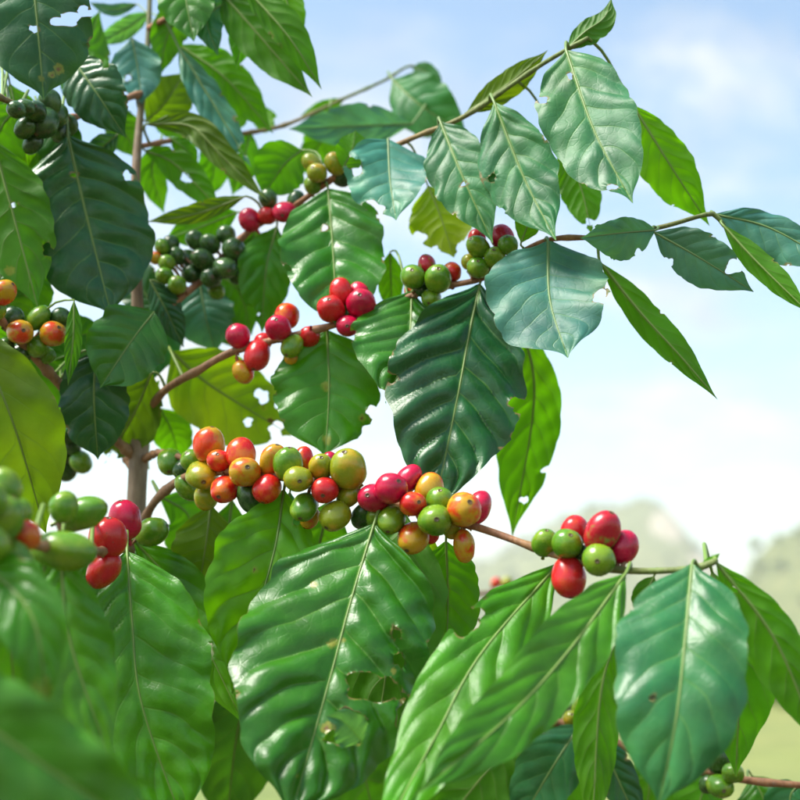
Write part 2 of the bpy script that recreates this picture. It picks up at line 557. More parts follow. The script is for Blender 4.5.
def wood(H, n, seed, smin, smax):
    """far-off wood on the slopes: one mass of small crowns"""
    r = random.Random(seed)
    V0, rk = H
    ico = []
    t = (1 + 5 ** 0.5) / 2
    base = [(-1, t, 0), (1, t, 0), (-1, -t, 0), (1, -t, 0), (0, -1, t), (0, 1, t), (0, -1, -t), (0, 1, -t), (t, 0, -1), (t, 0, 1), (-t, 0, -1), (-t, 0, 1)]
    fs = [(0, 11, 5), (0, 5, 1), (0, 1, 7), (0, 7, 10), (0, 10, 11), (1, 5, 9), (5, 11, 4), (11, 10, 2), (10, 7, 6), (7, 1, 8), (3, 9, 4), (3, 4, 2), (3, 2, 6), (3, 6, 8), (3, 8, 9), (4, 9, 5), (2, 4, 11), (6, 2, 10), (8, 6, 7), (9, 8, 1)]
    V, F = [], []
    tries = 0
    made = 0
    while made < n and tries < n * 12:
        tries += 1
        i = r.randrange(len(V0))
        if rk[i] > 0.35 or V0[i][2] < 1:
            continue
        made += 1
        x, y, z = V0[i]
        x += r.uniform(-2.5, 2.5); y += r.uniform(-2.5, 2.5)
        s = r.uniform(smin, smax)
        for cl in range(3):
            b = len(V)
            ox, oy, oz = r.uniform(-.6, .6) * s, r.uniform(-.6, .6) * s, r.uniform(0.1, 1.0) * s
            for q in base:
                k = r.uniform(0.7, 1.25) * s * 0.42
                V.append((x + ox + q[0] * k, y + oy + q[1] * k, z + oz + q[2] * k * 0.9))
            F += [(a + b, c + b, d + b) for a, c, d in fs]
    m, nn, ll = new_mat('far_wood_foliage')
    o = nn('ShaderNodeOutputMaterial')
    tcn = nn('ShaderNodeTexCoord')
    c = mix_rgb(nn, ll, map_range(nn, ll, noise_tex(nn, ll, 0.11, 3, 0.6, tcn.outputs['Object']), 0.35, 0.65), (0.06, 0.10, 0.025, 1), (0.13, 0.16, 0.04, 1))
    p = nn('ShaderNodeBsdfPrincipled'); ll(c, p.inputs['Base Color']); p.inputs['Roughness'].default_value = 0.9
    ll(p.outputs[0], o.inputs['Surface'])
    ob = mesh_obj('hillside_wood', V, F, m, smooth=False)
    ob['kind'] = 'stuff'
    return ob


ob = wood(H1, 1800, 3, 1.2, 2.4)
ob['label'] = 'far pale green wood covering the rounded hill'
ob['category'] = 'wood'
ob = wood(H2, 700, 5, 0.8, 1.7)
ob['label'] = 'green scrub on the grey cliff hill'
ob['category'] = 'scrub'

MP = []
for k in range(900):
    yy = 22 + 230 * rnd.random() ** 1.6
    MP.append((rnd.uniform(-0.5, 0.62) * yy, yy, 2.0))
MP = np.array(MP)
ob = wood((MP, np.zeros(len(MP))), 700, 9, 0.25, 0.9)
ob.data.transform(Matrix.Translation((0, 0, -2.1)))
ob.name = 'meadow_scrub'
ob['label'] = 'low scrub scattered over the pale green meadow'
ob['category'] = 'scrub'

# ------------------------------------------------------------------ the coffee plant: trunk and branches
plant = bpy.data.objects.new('coffee_plant', None)
link(plant)
tb = P(134, 640, 0.775)
plant.location = (tb[0] + 0.01, tb[1], 0)
plant['label'] = 'leafy coffee plant with red, yellow and green cherries along its branches'
plant['category'] = 'coffee plant'
PINV = Matrix.Translation(-plant.location)
POFF = np.array(plant.location)

# name: points (pixel x, pixel y, distance), radius start, radius end (m), age start, age end
BR = {
    'main': ([(134, 548, .775), (147, 514, .755), (165, 491, .73), (190, 476, .70), (230, 471, .675), (280, 477, .66), (340, 487, .65), (400, 506, .64), (470, 525, .625), (530, 546, .61), (562, 557, .60), (622, 570, .585), (690, 569, .57), (716, 561, .565)], .0026, .0014, .15, 1.0),
    'mid': ([(139, 428, .785), (162, 393, .765), (199, 370, .745), (232, 352, .74), (275, 340, .735), (330, 326, .73), (375, 309, .73), (430, 290, .725), (480, 279, .72), (505, 262, .715), (548, 240, .70), (600, 237, .69), (657, 228, .68), (700, 216, .675), (714, 214, .675), (724, 226, .675)], .0024, .0011, .15, .97),
    'up': ([(138, 345, .79), (177, 302, .79), (200, 281, .80), (250, 231, .80), (295, 205, .79), (328, 182, .78), (355, 164, .775), (408, 140, .76), (467, 115, .74), (530, 72, .72), (566, 50, .70), (588, 38, .695)], .0022, .0011, .4, 1.1),
    'far': ([(141, 146, .82), (190, 138, .86), (275, 128, .90), (345, 98, .94), (385, 80, .96), (410, 66, .97), (428, 76, .97)], .0017, .0010, .7, 1.0),
    'left': ([(139, 462, .78), (100, 425, .76), (67, 392, .74), (34, 356, .72), (0, 319, .70), (-60, 262, .66)], .0030, .0022, .1, .5),
    'low': ([(137, 478, .78), (112, 440, .80), (81, 437, .81), (63, 444, .82), (48, 448, .83)], .0022, .0014, .2, .5),
    'top': ([(146, 92, .83), (110, 104, .79), (70, 118, .75), (35, 112, .71), (-30, 84, .66)], .0022, .0014, .4, .9),
    'front': ([(134, 566, .775), (128, 549, .70), (112, 552, .64), (74, 548, .55), (25, 545, .485), (-70, 535, .43)], .0022, .0016, .1, .5),
    'twig': ([(142, 460, .78), (160, 453, .755), (190, 460, .72)], .0022, .0014, .2, .5),
    'crown': ([(149, 28, .84), (195, 4, .80), (250, -14, .77), (330, -40, .74)], .0020, .0013, .6, 1.0),
    'bottom': ([(133, 650, .775), (220, 676, .80), (340, 704, .82), (450, 712, .82), (557, 722, .80), (620, 745, .79), (683, 766, .78), (714, 773, .77), (746, 780, .76), (800, 785, .75), (870, 790, .74)], .0040, .0017, .1, .6),
    'back': ([(133, 600, .775), (300, 604, 1.0), (430, 600, 1.18), (500, 594, 1.28), (535, 620, 1.32), (625, 650, 1.38), (700, 660, 1.42)], .0036, .0014, .1, .6),
}
BPATH = {}
BGEO = {}
BOBJ = {}


def build_trunk():
    pts = [P(*p) for p in [(134, 640, .775), (134, 560, .775), (136, 510, .775), (139, 440, .78), (138, 330, .79), (135, 195, .80), (140, 120, .82), (148, 40, .84), (151, -60, .86), (152, -150, .87)]]
    g = np.array(pts[0])
    low = [np.array([POFF[0], POFF[1], -0.03]), np.array([POFF[0] + .004, POFF[1] + .003, 0.35]), np.array([g[0] + .004, g[1] - .002, 0.75])]
    path = catmull(low + pts, 130)
    n = len(path)
    z = path[:, 2]
    rad = np.interp(z, [0, .4, 1.1, 1.35, 1.45, 1.50, 1.62, 1.75], [.0135, .011, .0085, .0066, .0055, .0043, .0026, .0015])
    for k in range(4, n, 11):
        for j in range(-2, 3):
            if 0 <= k + j < n:
                rad[k + j] *= 1 + 0.16 * math.exp(-j * j / 1.5)
    V, F = tube(path - POFF, rad, 14, jitter=.16)
    age = np.repeat(np.interp(z, [0, 1.46, 1.58, 1.75], [0, .1, .6, 1.0]), 14)
    age = np.append(age, 1)
    mesh_obj('trunk', V, F, M_TRUNK, plant, attrs={'age': age})


build_trunk()
for key, (pts, r0, r1, a0, a1) in BR.items():
    ctrl = [P(*p) for p in pts]
    path = catmull(ctrl, 90)
    pix = catmull([(p[0], p[1], p[2] * 300) for p in pts], 90)
    s = np.linspace(0, 1, 90)
    rad = r0 + (r1 - r0) * s
    for k in range(6, 90, 9):
        for j in range(-2, 3):
            if 0 <= k + j < 90:
                rad[k + j] *= 1 + 0.30 * math.exp(-j * j / 1.2)
    V, F = tube(path - POFF, rad, 10, jitter=.18)
    age = np.append(np.repeat(a0 + (a1 - a0) * s ** 1.3, 10), a1)
    o = mesh_obj('branch', V, F, M_TWIG, plant, attrs={'age': age})
    BPATH[key] = path
    BOBJ[key] = o
    BGEO[key] = (V, F, list(age))


def project(p):
    q = np.linalg.inv(CMn) @ np.append(p, 1)
    d = -q[2]
    return 400 + q[0] / d * FPX, 400 - q[1] / d * FPX, d


BPIX = {k: np.array([project(p) for p in v]) for k, v in BPATH.items()}


def nearest(key, x, y):
    q = BPIX[key]
    i = int(np.argmin((q[:, 0] - x) ** 2 + (q[:, 1] - y) ** 2))
    return i, q[i]


# ------------------------------------------------------------------ leaves
C = {
    'dark': (0.006, 0.055, 0.014), 'teal': (0.016, 0.112, 0.034), 'blue': (0.030, 0.130, 0.105),  # the blue one carries the sheen of the sky in its colour
    'deep': (0.016, 0.100, 0.004), 'mid': (0.028, 0.142, 0.002), 'light': (0.040, 0.185, 0.002),
    'pale': (0.045, 0.17, 0.07), 'bright': (0.055, 0.205, 0.001), 'yellow': (0.14, 0.22, 0.002), 'olive': (0.065, 0.105, 0.002),
}
PROF_T = [0, .03, .07, .12, .2, .3, .42, .54, .64, .73, .81, .875, .92, .95, .975, 1]
PROF_A = [.02, .11, .27, .46, .71, .90, 1, .98, .88, .72, .51, .30, .155, .085, .04, 0]      # tapering
PROF_B = [.02, .16, .38, .60, .82, .96, 1, .985, .94, .84, .68, .46, .22, .085, .04, 0]      # blunt with a drip tip


def smooth_prof(tt, prof):
    f = np.interp(tt, PROF_T, prof)
    k = np.array([1, 2, 3, 2, 1]) / 9
    g = np.convolve(np.pad(f, 2, mode='edge'), k, 'valid')
    g[0], g[-1] = f[0], 0
    return g


LEAF_N = [0]


def leaf(key, pts, wa, wb, side='t', c='mid', db=0.0, dt=0.0, roll=0, fold=.12, curl=.10, quilt=1.0, wave=1.0,
         bites=(), stains=(), prof='A', tr=None, label=None, bow=0.0, twist=0, veins=None, stalk=True, gl=.36, nu=84, nv=35):
    """pts: midrib pixels base to tip; wa, wb half widths in pixels on the two sides; db, dt offsets in m
    from the distance of the branch point it grows on; side: which face looks this way (t top, u under)"""
    LEAF_N[0] += 1
    sd_ = LEAF_N[0]
    r = np.random.default_rng(1000 + sd_)
    i, q = nearest(key, pts[0][0], pts[0][1])
    d0 = q[2] + db
    d1 = q[2] + dt
    bow += r.normal(0.004, 0.004) * min(1.0, max(wa, wb) / 40)
    fold = fold * r.uniform(.6, 1.7)
    curl = curl * r.uniform(.4, 2.0)
    seg = np.array([p[:2] for p in pts], float)
    L = np.concatenate([[0], np.cumsum(np.linalg.norm(np.diff(seg, axis=0), axis=1))])
    L /= L[-1]
    ctrl = [P(p[0], p[1], d0 + (d1 - d0) * l - bow * math.sin(math.pi * l)) for p, l in zip(seg, L)]
    tt = np.linspace(0, 1, nu)
    mid = catmull(ctrl, nu)
    length = np.linalg.norm(np.diff(mid, axis=0), axis=1).sum()
    T = unit(np.gradient(mid, axis=0))
    view = unit(np.array(CAM) - mid)
    Nn = unit(view - T * (view * T).sum(1, keepdims=True))
    B = np.cross(T, Nn)           # image-right of the direction of growth seen from the camera ... checked below
    # make +B the 'a' side: the side (-dy, dx) in image space (y down)
    j = nu // 2
    p0 = project(mid[j]); p1 = project(mid[j] + B[j] * 0.01)
    pt = project(mid[j] + T[j] * 0.01)
    dx, dy = pt[0] - p0[0], pt[1] - p0[1]
    sgn = 1.0 if ((p1[0] - p0[0]) * (-dy) + (p1[1] - p0[1]) * dx) > 0 else -1.0
    B = B * sgn
    rl = R(roll + r.normal(0, 3)) + R(twist + r.normal(0, 13)) * (tt - .4)
    cr_, sr_ = np.cos(rl)[:, None], np.sin(rl)[:, None]
    B2 = B * cr_ + Nn * sr_
    N2 = Nn * cr_ - B * sr_
    dist = d0 + (d1 - d0) * tt
    pr = smooth_prof(tt, PROF_A if prof == 'A' else PROF_B)
    cosr = max(0.35, math.cos(R(roll)))
    ha = pr * wa / FPX * dist / cosr
    hb = pr * wb / FPX * dist / cosr
    nvn = veins or int(r.integers(7, 9))
    # wavy, slightly nicked margin, bulging between the veins
    ph0 = r.uniform(0, 6.3, 8)
    s_ = 0.15 + 0.03 * r.random()
    pr0 = r.random()
    def margin(o1, o2, off_):
        pe = nvn * (tt ** 0.93 * 1.02 - s_ - 0.07) + off_ + pr0
        m_ = 1 + 0.045 * (np.abs(np.sin(math.pi * pe)) - .55) + 0.03 * np.sin(2 * math.pi * 2.3 * tt + o1)
        m_ += 0.016 * np.sin(2 * math.pi * 4.7 * tt + o2) + 0.004 * np.sin(2 * math.pi * 17 * tt + o1 * 3)
        return m_
    mar = margin(ph0[0], ph0[1], 0.0)
    mar2 = margin(ph0[2], ph0[3], 0.32)
    vv = np.linspace(-1, 1, nv)
    vv = np.sign(vv) * np.abs(vv) ** 0.92
    TT, VV = np.meshgrid(tt, vv, indexing='ij')
    W = np.where(VV > 0, (ha * mar)[:, None], (hb * mar2)[:, None])
    aV = np.abs(VV)
    off = np.where(VV > 0, 0.0, 0.32)
    PH = nvn * (TT ** 0.93 * 1.02 - s_ * aV - 0.07 * aV ** 2.2) + off + pr0 + 0.14 * np.sin(9.0 * TT + np.where(VV > 0, ph0[4], ph0[5])) + 0.05 * np.sin(5 * aV + 14 * TT + ph0[6])
    fr = PH - np.floor(PH)
    body = np.minimum(1, pr / .5)[:, None]
    tab = 0.55 + 0.8 * r.random((64, 2))
    vi = np.clip(np.floor(PH).astype(int) + 20, 0, 63)
    va = np.where(VV > 0, tab[vi, 0], tab[vi, 1])
    hq = (np.sin(math.pi * fr) ** 0.62 * va - 0.5) * np.minimum(1, aV / .16) * (1 - 0.55 * aV ** 5)
    amp = 0.0135 * length * quilt
    hgt = amp * hq * body
    # hollow along the midrib, edges curling away, margin ripple
    Wm = np.maximum((ha + hb) / 2, 1e-5)[:, None]
    hgt = hgt + fold * W * aV - (curl * W + 0) * aV ** 2.4
    hgt = hgt + wave * 0.085 * Wm * aV ** 3 * (np.sin(2 * math.pi * nvn * 0.5 * (TT - s_ * aV) + np.where(VV > 0, ph0[0], ph0[1])) + 0.8 * np.sin(2 * math.pi * 1.3 * TT + np.where(VV > 0, ph0[2], ph0[3])))
    hgt = hgt + 0.10 * Wm * (np.sin(2.1 * TT * math.pi + ph0[1]) * VV * 0.5)
    for _ in range(7):
        wl_ = r.uniform(.010, .030)
        an_ = r.uniform(0, math.pi)
        hgt = hgt + 0.00014 * min(1.3, length / .09) * np.sin(2 * math.pi * (TT * length * math.cos(an_) + VV * W * math.sin(an_)) / wl_ + r.uniform(0, 6.3)) * np.minimum(1, aV / .12)
    ridge = 0.0009 * np.exp(-(aV * W / 0.0011) ** 2)
    hgt = hgt - ridge * 0.4
    flip = -1.0 if side == 'u' else 1.0
    pos = mid[:, None, :] + B2[:, None, :] * (VV * W)[..., None] + N2[:, None, :] * (hgt * flip)[..., None]
    # ---- bites and holes, in pixels: (x, y, r[, ry])
    keep = np.ones((nu - 1, nv - 1), bool)
    edge = np.clip((aV - .965) / .035, 0, 1) * 0.55
    st = np.zeros_like(TT)
    px = 400 + 0 * TT
    inv = np.linalg.inv(CMn)
    hom = np.concatenate([pos, np.ones(pos.shape[:2] + (1,))], -1) @ inv.T
    dd = -hom[..., 2]
    px = 400 + hom[..., 0] / dd * FPX
    py = 400 - hom[..., 1] / dd * FPX
    bites = list(bites)
    if length > .05:
        for _ in range(int(r.integers(0, 3))):
            a_ = int(nu * r.uniform(.2, .8)); b_ = 0 if r.random() < .5 else nv - 1
            bites.append((px[a_, b_], py[a_, b_], r.uniform(1.2, 2.8), r.uniform(1.2, 2.6)))
    for b in bites:
        bx_, by_, br = b[0], b[1], b[2]
        bry = b[3] if len(b) > 3 else br
        kph = r.uniform(0, 6.3, 3)
        ex, ey = (px - bx_) / br, (py - by_) / bry
        th = np.arctan2(ey, ex)
        lim = 1 + 0.20 * np.sin(2 * th + kph[0]) + 0.15 * np.sin(3 * th + kph[1]) + 0.10 * np.sin(5 * th + kph[2])
        rho = np.hypot(ex, ey) / lim
        near_ = np.abs(rho - 1) < (0.5 * (6.0 / max(br, 4)))
        # snap the vertices close to the outline on to it
        f = np.where(near_, 1 / np.maximum(rho, 1e-3), 1.0)
        ins = rho <= 1.0001
        tgtx = bx_ + (px - bx_) * f
        tgty = by_ + (py - by_) * f
        shx = (tgtx - px) * dd / FPX
        shy = -(tgty - py) * dd / FPX
        right = CMn[:3, 0]; up = CMn[:3, 1]
        mv = shx[..., None] * right + shy[..., None] * up
        big_ = np.linalg.norm(mv, axis=-1) > 0.0042
        mv[big_] = 0
        pos += mv
        px = np.where(big_, px, tgtx); py = np.where(big_, py, tgty)
        inside = ins | near_
        q4 = inside[:-1, :-1].astype(int) + inside[1:, :-1] + inside[1:, 1:] + inside[:-1, 1:]
        cxm = (px[:-1, :-1] + px[1:, :-1] + px[1:, 1:] + px[:-1, 1:]) / 4
        cym = (py[:-1, :-1] + py[1:, :-1] + py[1:, 1:] + py[:-1, 1:]) / 4
        eth = np.arctan2((cym - by_) / bry, (cxm - bx_) / br)
        lm = 1 + 0.20 * np.sin(2 * eth + kph[0]) + 0.15 * np.sin(3 * eth + kph[1]) + 0.10 * np.sin(5 * eth + kph[2])
        keep &= ~(np.hypot((cxm - bx_) / br, (cym - by_) / bry) / lm < 0.98)
        edge = np.maximum(edge, np.clip(1 - (rho - 1) * br / 5.0, 0, 1) * 0.95)
    for b in stains:
        sx, sy, sr = b[0] + r.normal(0, 1), b[1] + r.normal(0, 1), b[2] * .8
        k = b[3] if len(b) > 3 else 1.0
        st = np.maximum(st, k * np.clip(1 - np.hypot(px - sx, py - sy) / sr, 0, 1) ** 0.7)
    V = list((pos.reshape(-1, 3)) - POFF)
    idx = np.arange(nu * nv).reshape(nu, nv)
    F = []
    # winding: front face must be the top of the leaf
    nrm = np.cross(pos[j + 1, nv // 2] - pos[j, nv // 2], pos[j, nv // 2 + 1] - pos[j, nv // 2])
    front = (nrm @ Nn[j]) > 0
    want = (side != 'u')
    rev = front != want
    for a in range(nu - 1):
        for b in range(nv - 1):
            if not keep[a, b]:
                continue
            f = (idx[a, b], idx[a + 1, b], idx[a + 1, b + 1], idx[a, b + 1])
            F.append(f[::-1] if rev else f)
    nf = len(F)
    ats = {'v': VV.ravel(), 'phase': PH.ravel(), 'stain': st.ravel(), 'edge': edge.ravel(), 'rib': (aV * W / (0.0012 * min(1.0, length / .09) * (1.05 - .75 * TT))).ravel()}
    # petiole from the branch, running on as the midrib
    bp = BPATH[key][i]
    away = mid[0] - bp
    m1 = bp + away * 0.5 - T[0] * 0.12 * np.linalg.norm(away) + np.array([0, 0, 0.10]) * np.linalg.norm(away)
    back_n = (-N2 if side != 'u' else N2)
    run = [mid[k] + (N2[k] * (-1 if side != 'u' else 1) * (0.0002)) for k in range(0, int(nu * .93), 4)]
    pp = catmull([bp, m1, mid[0] - T[0] * 0.001], 8)[:-1]
    path = np.vstack([pp, run])
    kk = np.linspace(0, 1, len(path))
    sc = min(1.0, length / 0.09)
    rad = np.concatenate([np.linspace(.0011, .0008, len(pp)), np.linspace(.00072, .0002, len(run))]) * (0.55 + 0.45 * sc)
    TV, TF = tube(path - POFF, rad, 6, base=len(V))
    if not stalk:
        TV, TF = [], []
    V += TV
    F += TF
    for k in ats:
        ats[k] = np.concatenate([ats[k], np.zeros(len(TV))]) if TV else ats[k]
    fm = np.zeros(len(F), dtype=np.int32)
    fm[nf:] = 1
    o = mesh_obj('leaf', V, F, [M_LEAF, M_STALK], BOBJ[key], attrs=ats, fmat=fm)
    cc = 1.2 * np.array(C[c]) * (1 + r.normal(0, .07)) * (1 + r.normal(0, .035, 3))
    alpha = tr if tr is not None else {'t': .30, 'u': .46}[side]
    o.pass_index = int(gl * 100)
    o.color = (float(cc[0]), float(cc[1]), float(cc[2]), alpha)
    if label:
        o['label'] = label
    return o


# ---- centre: the in-focus leaves
leaf('mid', [(480, 284), (470, 330), (457, 400), (432, 520)], 72, 66, 't', 'dark', .0, -.058, quilt=2.4, veins=8, tr=.05, fold=.10,
     bites=[(391, 378, 6), (388, 352, 5), (518, 405, 8), (516, 440, 7), (498, 463, 6), (521, 330, 5)], label='broad dark glossy quilted leaf')
leaf('mid', [(412, 291), (408, 345), (386, 404)], 60, 30, 't', 'deep', .003, -.04, quilt=1.4, veins=8, tr=.16, bites=[(383, 396, 9, 6), (351, 336, 5)])
leaf('mid', [(327, 330), (329, 390), (325, 458)], 56, 50, 't', 'mid', .01, -.02, quilt=.9, prof='B', tr=.34, bites=[(368, 436, 9, 12), (372, 412, 6)],
     stains=[(327, 386, 10), (326, 440, 9), (364, 420, 9, .7)])
leaf('mid', [(522, 322), (534, 400), (512, 537)], 34, 28, 'u', 'bright', .03, .06, quilt=.8, tr=.5, bites=[(524, 500, 4), (546, 470, 4)])
leaf('up', [(328, 188), (333, 250), (337, 328)], 52, 52, 't', 'deep', -.01, -.06, quilt=1.5, prof='B', tr=.16, bites=[(287, 268, 4), (325, 228, 3)], stains=[(325, 226, 6, .6)])
leaf('up', [(277, 226), (266, 270), (262, 333)], 28, 26, 't', 'mid', .01, .0, tr=.35, bites=[(252, 312, 6)])
leaf('mid', [(390, 252), (392, 314)], 14, 13, 'u', 'bright', .04, .05, tr=.5)

# ---- upper right: bluish leaves facing the open sky
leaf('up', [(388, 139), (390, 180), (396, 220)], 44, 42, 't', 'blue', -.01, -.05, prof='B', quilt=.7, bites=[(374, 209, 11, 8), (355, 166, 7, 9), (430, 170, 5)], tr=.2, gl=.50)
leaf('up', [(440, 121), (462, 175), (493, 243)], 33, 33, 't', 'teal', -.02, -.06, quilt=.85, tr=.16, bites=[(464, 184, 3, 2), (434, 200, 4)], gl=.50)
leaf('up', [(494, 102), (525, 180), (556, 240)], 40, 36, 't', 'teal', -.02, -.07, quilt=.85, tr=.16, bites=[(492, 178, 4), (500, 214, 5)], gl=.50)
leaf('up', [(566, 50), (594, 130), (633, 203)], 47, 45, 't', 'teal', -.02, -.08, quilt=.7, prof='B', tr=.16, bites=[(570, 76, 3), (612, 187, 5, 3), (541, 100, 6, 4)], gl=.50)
leaf('up', [(632, 104), (672, 168), (710, 226)], 30, 22, 'u', 'bright', .02, .02, tr=.55, quilt=.7)
leaf('up', [(566, 50), (585, 32), (604, 18), (612, -2)], 14, 12, 'u', 'deep', .0, .0, fold=.5, roll=20, tr=.25)
leaf('up', [(466, 113), (500, 90), (530, 66), (548, 50)], 15, 13, 'u', 'olive', .0, -.02, fold=.4, tr=.25)
leaf('up', [(560, 146), (580, 185), (592, 235)], 22, 20, 'u', 'mid', .03, .02, tr=.5, bites=[(590, 222, 4)])
leaf('up', [(428, 186), (440, 215), (454, 258)], 34, 32, 'u', 'yellow', .03, .02, tr=.5, bites=[(418, 240, 8), (462, 246, 5), (436, 250, 4)])
leaf('up', [(343, 168), (352, 150), (356, 130)], 16, 16, 'u', 'light', -.01, -.01, tr=.4, prof='B')
leaf('up', [(302, 150), (284, 165), (262, 198)], 28, 26, 'u', 'mid', .03, .03, tr=.45)
leaf('far', [(412, 124), (360, 126), (288, 129)], 22, 20, 't', 'blue', -.08, -.10, quilt=.6, tr=.3, gl=.50)
leaf('far', [(392, 79), (420, 105), (470, 138)], 28, 32, 't', 'teal', -.03, -.06, quilt=.6, tr=.3, gl=.50)
leaf('far', [(412, 67), (428, 74), (441, 97)], 10, 10, 't', 'pale', 0, -.01, tr=.3)
leaf('far', [(424, 76), (413, 82), (405, 92)], 9, 10, 'u', 'bright', .0, .02, tr=.5)
leaf('far', [(345, 99), (325, 107), (300, 116)], 7, 8, 'u', 'light', .0, .01, tr=.4)
leaf('far', [(275, 129), (266, 122), (262, 105)], 12, 12, 'u', 'bright', .0, .01, tr=.5)
leaf('mid', [(521, 243), (530, 220), (542, 193)], 13, 14, 'u', 'bright', -.01, -.02, tr=.5)
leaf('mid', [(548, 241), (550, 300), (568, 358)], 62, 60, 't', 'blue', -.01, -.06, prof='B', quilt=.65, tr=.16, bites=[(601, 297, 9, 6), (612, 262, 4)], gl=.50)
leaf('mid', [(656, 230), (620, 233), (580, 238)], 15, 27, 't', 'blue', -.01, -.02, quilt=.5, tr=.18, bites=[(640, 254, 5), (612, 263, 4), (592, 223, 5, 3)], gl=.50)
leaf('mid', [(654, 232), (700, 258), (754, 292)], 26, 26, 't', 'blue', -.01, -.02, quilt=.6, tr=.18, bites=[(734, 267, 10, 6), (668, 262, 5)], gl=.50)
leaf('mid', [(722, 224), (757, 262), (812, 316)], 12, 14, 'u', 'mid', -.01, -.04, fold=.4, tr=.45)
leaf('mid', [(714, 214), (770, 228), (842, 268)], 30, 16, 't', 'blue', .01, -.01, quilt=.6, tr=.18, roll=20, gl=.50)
leaf('mid', [(600, 262), (640, 312), (682, 358), (718, 400)], 15, 17, 'u', 'mid', .0, -.02, fold=.35, tr=.45, quilt=.8)

# ---- upper left
leaf('top', [(28, -58), (36, 10), (44, 100)], 58, 54, 't', 'dark', -.03, -.05, quilt=.7, prof='B', tr=.14, bites=[(66, 20, 16, 6), (86, 12, 10, 5), (34, 29, 4), (94, 44, 6)], stains=[(58, 68, 11), (50, 75, 8), (38, 80, 7, .8)], gl=.50)
leaf('top', [(70, 56), (96, 92), (126, 138)], 30, 30, 't', 'dark', -.02, -.03, quilt=1.2, tr=.12, bites=[(106, 62, 5)])
leaf('top', [(132, 38), (138, 70), (142, 104)], 29, 24, 't', 'blue', .0, -.01, quilt=.5, tr=.15, bites=[(128, 78, 3)], gl=.50)
leaf('top', [(68, 136), (84, 205), (112, 318)], 64, 62, 't', 'dark', -.01, -.02, quilt=1.2, prof='B', tr=.07, bites=[(74, 175, 2.5), (128, 176, 5)], label='very dark broad shaded leaf')
leaf('left', [(-8, 138), (12, 210), (38, 308)], 46, 38, 'u', 'mid', .06, .05, tr=.35, bites=[(14, 205, 3), (48, 250, 6)], stains=[(10, 270, 10)])
leaf('top', [(10, 84), (18, 120), (28, 170)], 26, 24, 'u', 'bright', .08, .08, tr=.55)
leaf('top', [(118, 134), (100, 150), (82, 174)], 13, 13, 't', 'dark', -.005, -.01, tr=.15)
leaf('crown', [(178, 46), (205, 90), (252, 168)], 18, 14, 't', 'blue', .0, -.02, quilt=.8, roll=25, tr=.18, bites=[(243, 150, 5)], gl=.50)
leaf('crown', [(177, 44), (225, 78), (274, 134)], 22, 22, 'u', 'light', .02, .01, tr=.45)
leaf('top', [(146, 122), (164, 104), (186, 72)], 24, 24, 'u', 'olive', .02, .03, tr=.45)
leaf('far', [(146, 124), (190, 126), (218, 152), (268, 202)], 13, 15, 'u', 'olive', -.02, -.04, tr=.3, twist=50)
leaf('far', [(144, 150), (176, 165), (222, 212)], 17, 17, 'u', 'mid', .0, -.01, tr=.45, bites=[(186, 178, 5)])
leaf('far', [(170, 138), (186, 150), (198, 166)], 10, 10, 'u', 'light', .0, .0, tr=.45)
leaf('up', [(246, 196), (196, 214), (146, 222)], 11, 9, 'u', 'olive', -.01, .0, tr=.3)
leaf('up', [(238, 212), (204, 226), (164, 240)], 20, 18, 'u', 'bright', .02, .03, tr=.5)
leaf('crown', [(182, -30), (186, 0), (194, 42)], 28, 28, 't', 'mid', -.01, -.03, tr=.32)
leaf('crown', [(236, -4), (208, 18), (218, 56)], 15, 17, 't', 'teal', .01, .0, tr=.2)
leaf('crown', [(214, -16), (258, 34), (313, 98)], 24, 20, 'u', 'mid', .0, -.02, tr=.45)
leaf('crown', [(238, -20), (288, 36), (322, 90)], 14, 20, 'u', 'light', -.01, -.02, tr=.45, fold=.3)
leaf('crown', [(276, -30), (288, 5), (301, 46)], 18, 16, 'u', 'bright', .02, .01, tr=.55)
leaf('top', [(138, 4), (112, 10), (88, 2)], 6, 6, 't', 'blue', .04, .04, tr=.2)
leaf('top', [(150, 12), (124, 30), (94, 46)], 11, 10, 'u', 'pale', .06, .06, tr=.4)

# ---- left, middle height
leaf('left', [(154, 312), (132, 340), (100, 388)], 40, 36, 't', 'deep', -.01, -.03, quilt=1.0, prof='B', tr=.16)
leaf('up', [(150, 280), (166, 310), (184, 348)], 15, 16, 't', 'dark', .0, .0, quilt=1.2, tr=.1)
leaf('up', [(200, 284), (206, 318), (216, 354)], 32, 30, 't', 'blue', .03, .03, quilt=.8, tr=.2, bites=[(236, 322, 5)])
leaf('left', [(96, 350), (94, 400), (98, 460)], 34, 34, 't', 'dark', -.01, -.01, prof='B', tr=.10)
leaf('mid', [(152, 372), (132, 418), (104, 464)], 32, 28, 'u', 'olive', .0, .02, tr=.38, bites=[(112, 456, 6)])
leaf('mid', [(172, 352), (210, 385), (292, 436)], 44, 40, 'u', 'yellow', .05, .06, tr=.5, prof='B', bites=[(248, 422, 5, 4), (262, 396, 7), (282, 404, 6), (276, 430, 8)], stains=[(262, 404, 10), (270, 420, 9), (230, 372, 8, .6)])
leaf('mid', [(160, 408), (172, 432), (180, 462)], 20, 20, 'u', 'bright', .05, .06, tr=.5)
leaf('left', [(-30, 322), (12, 420), (46, 534)], 62, 46, 't', 'olive', -.07, -.04, tr=.30, quilt=.4, gl=.62, label='large smooth olive green leaf at rest against the stem')
leaf('left', [(78, 352), (52, 362), (24, 388)], 18, 18, 'u', 'light', .04, .05, tr=.45)
leaf('left', [(74, 300), (73, 340), (68, 386)], 8, 9, 'u', 'light', -.01, -.01, tr=.4)
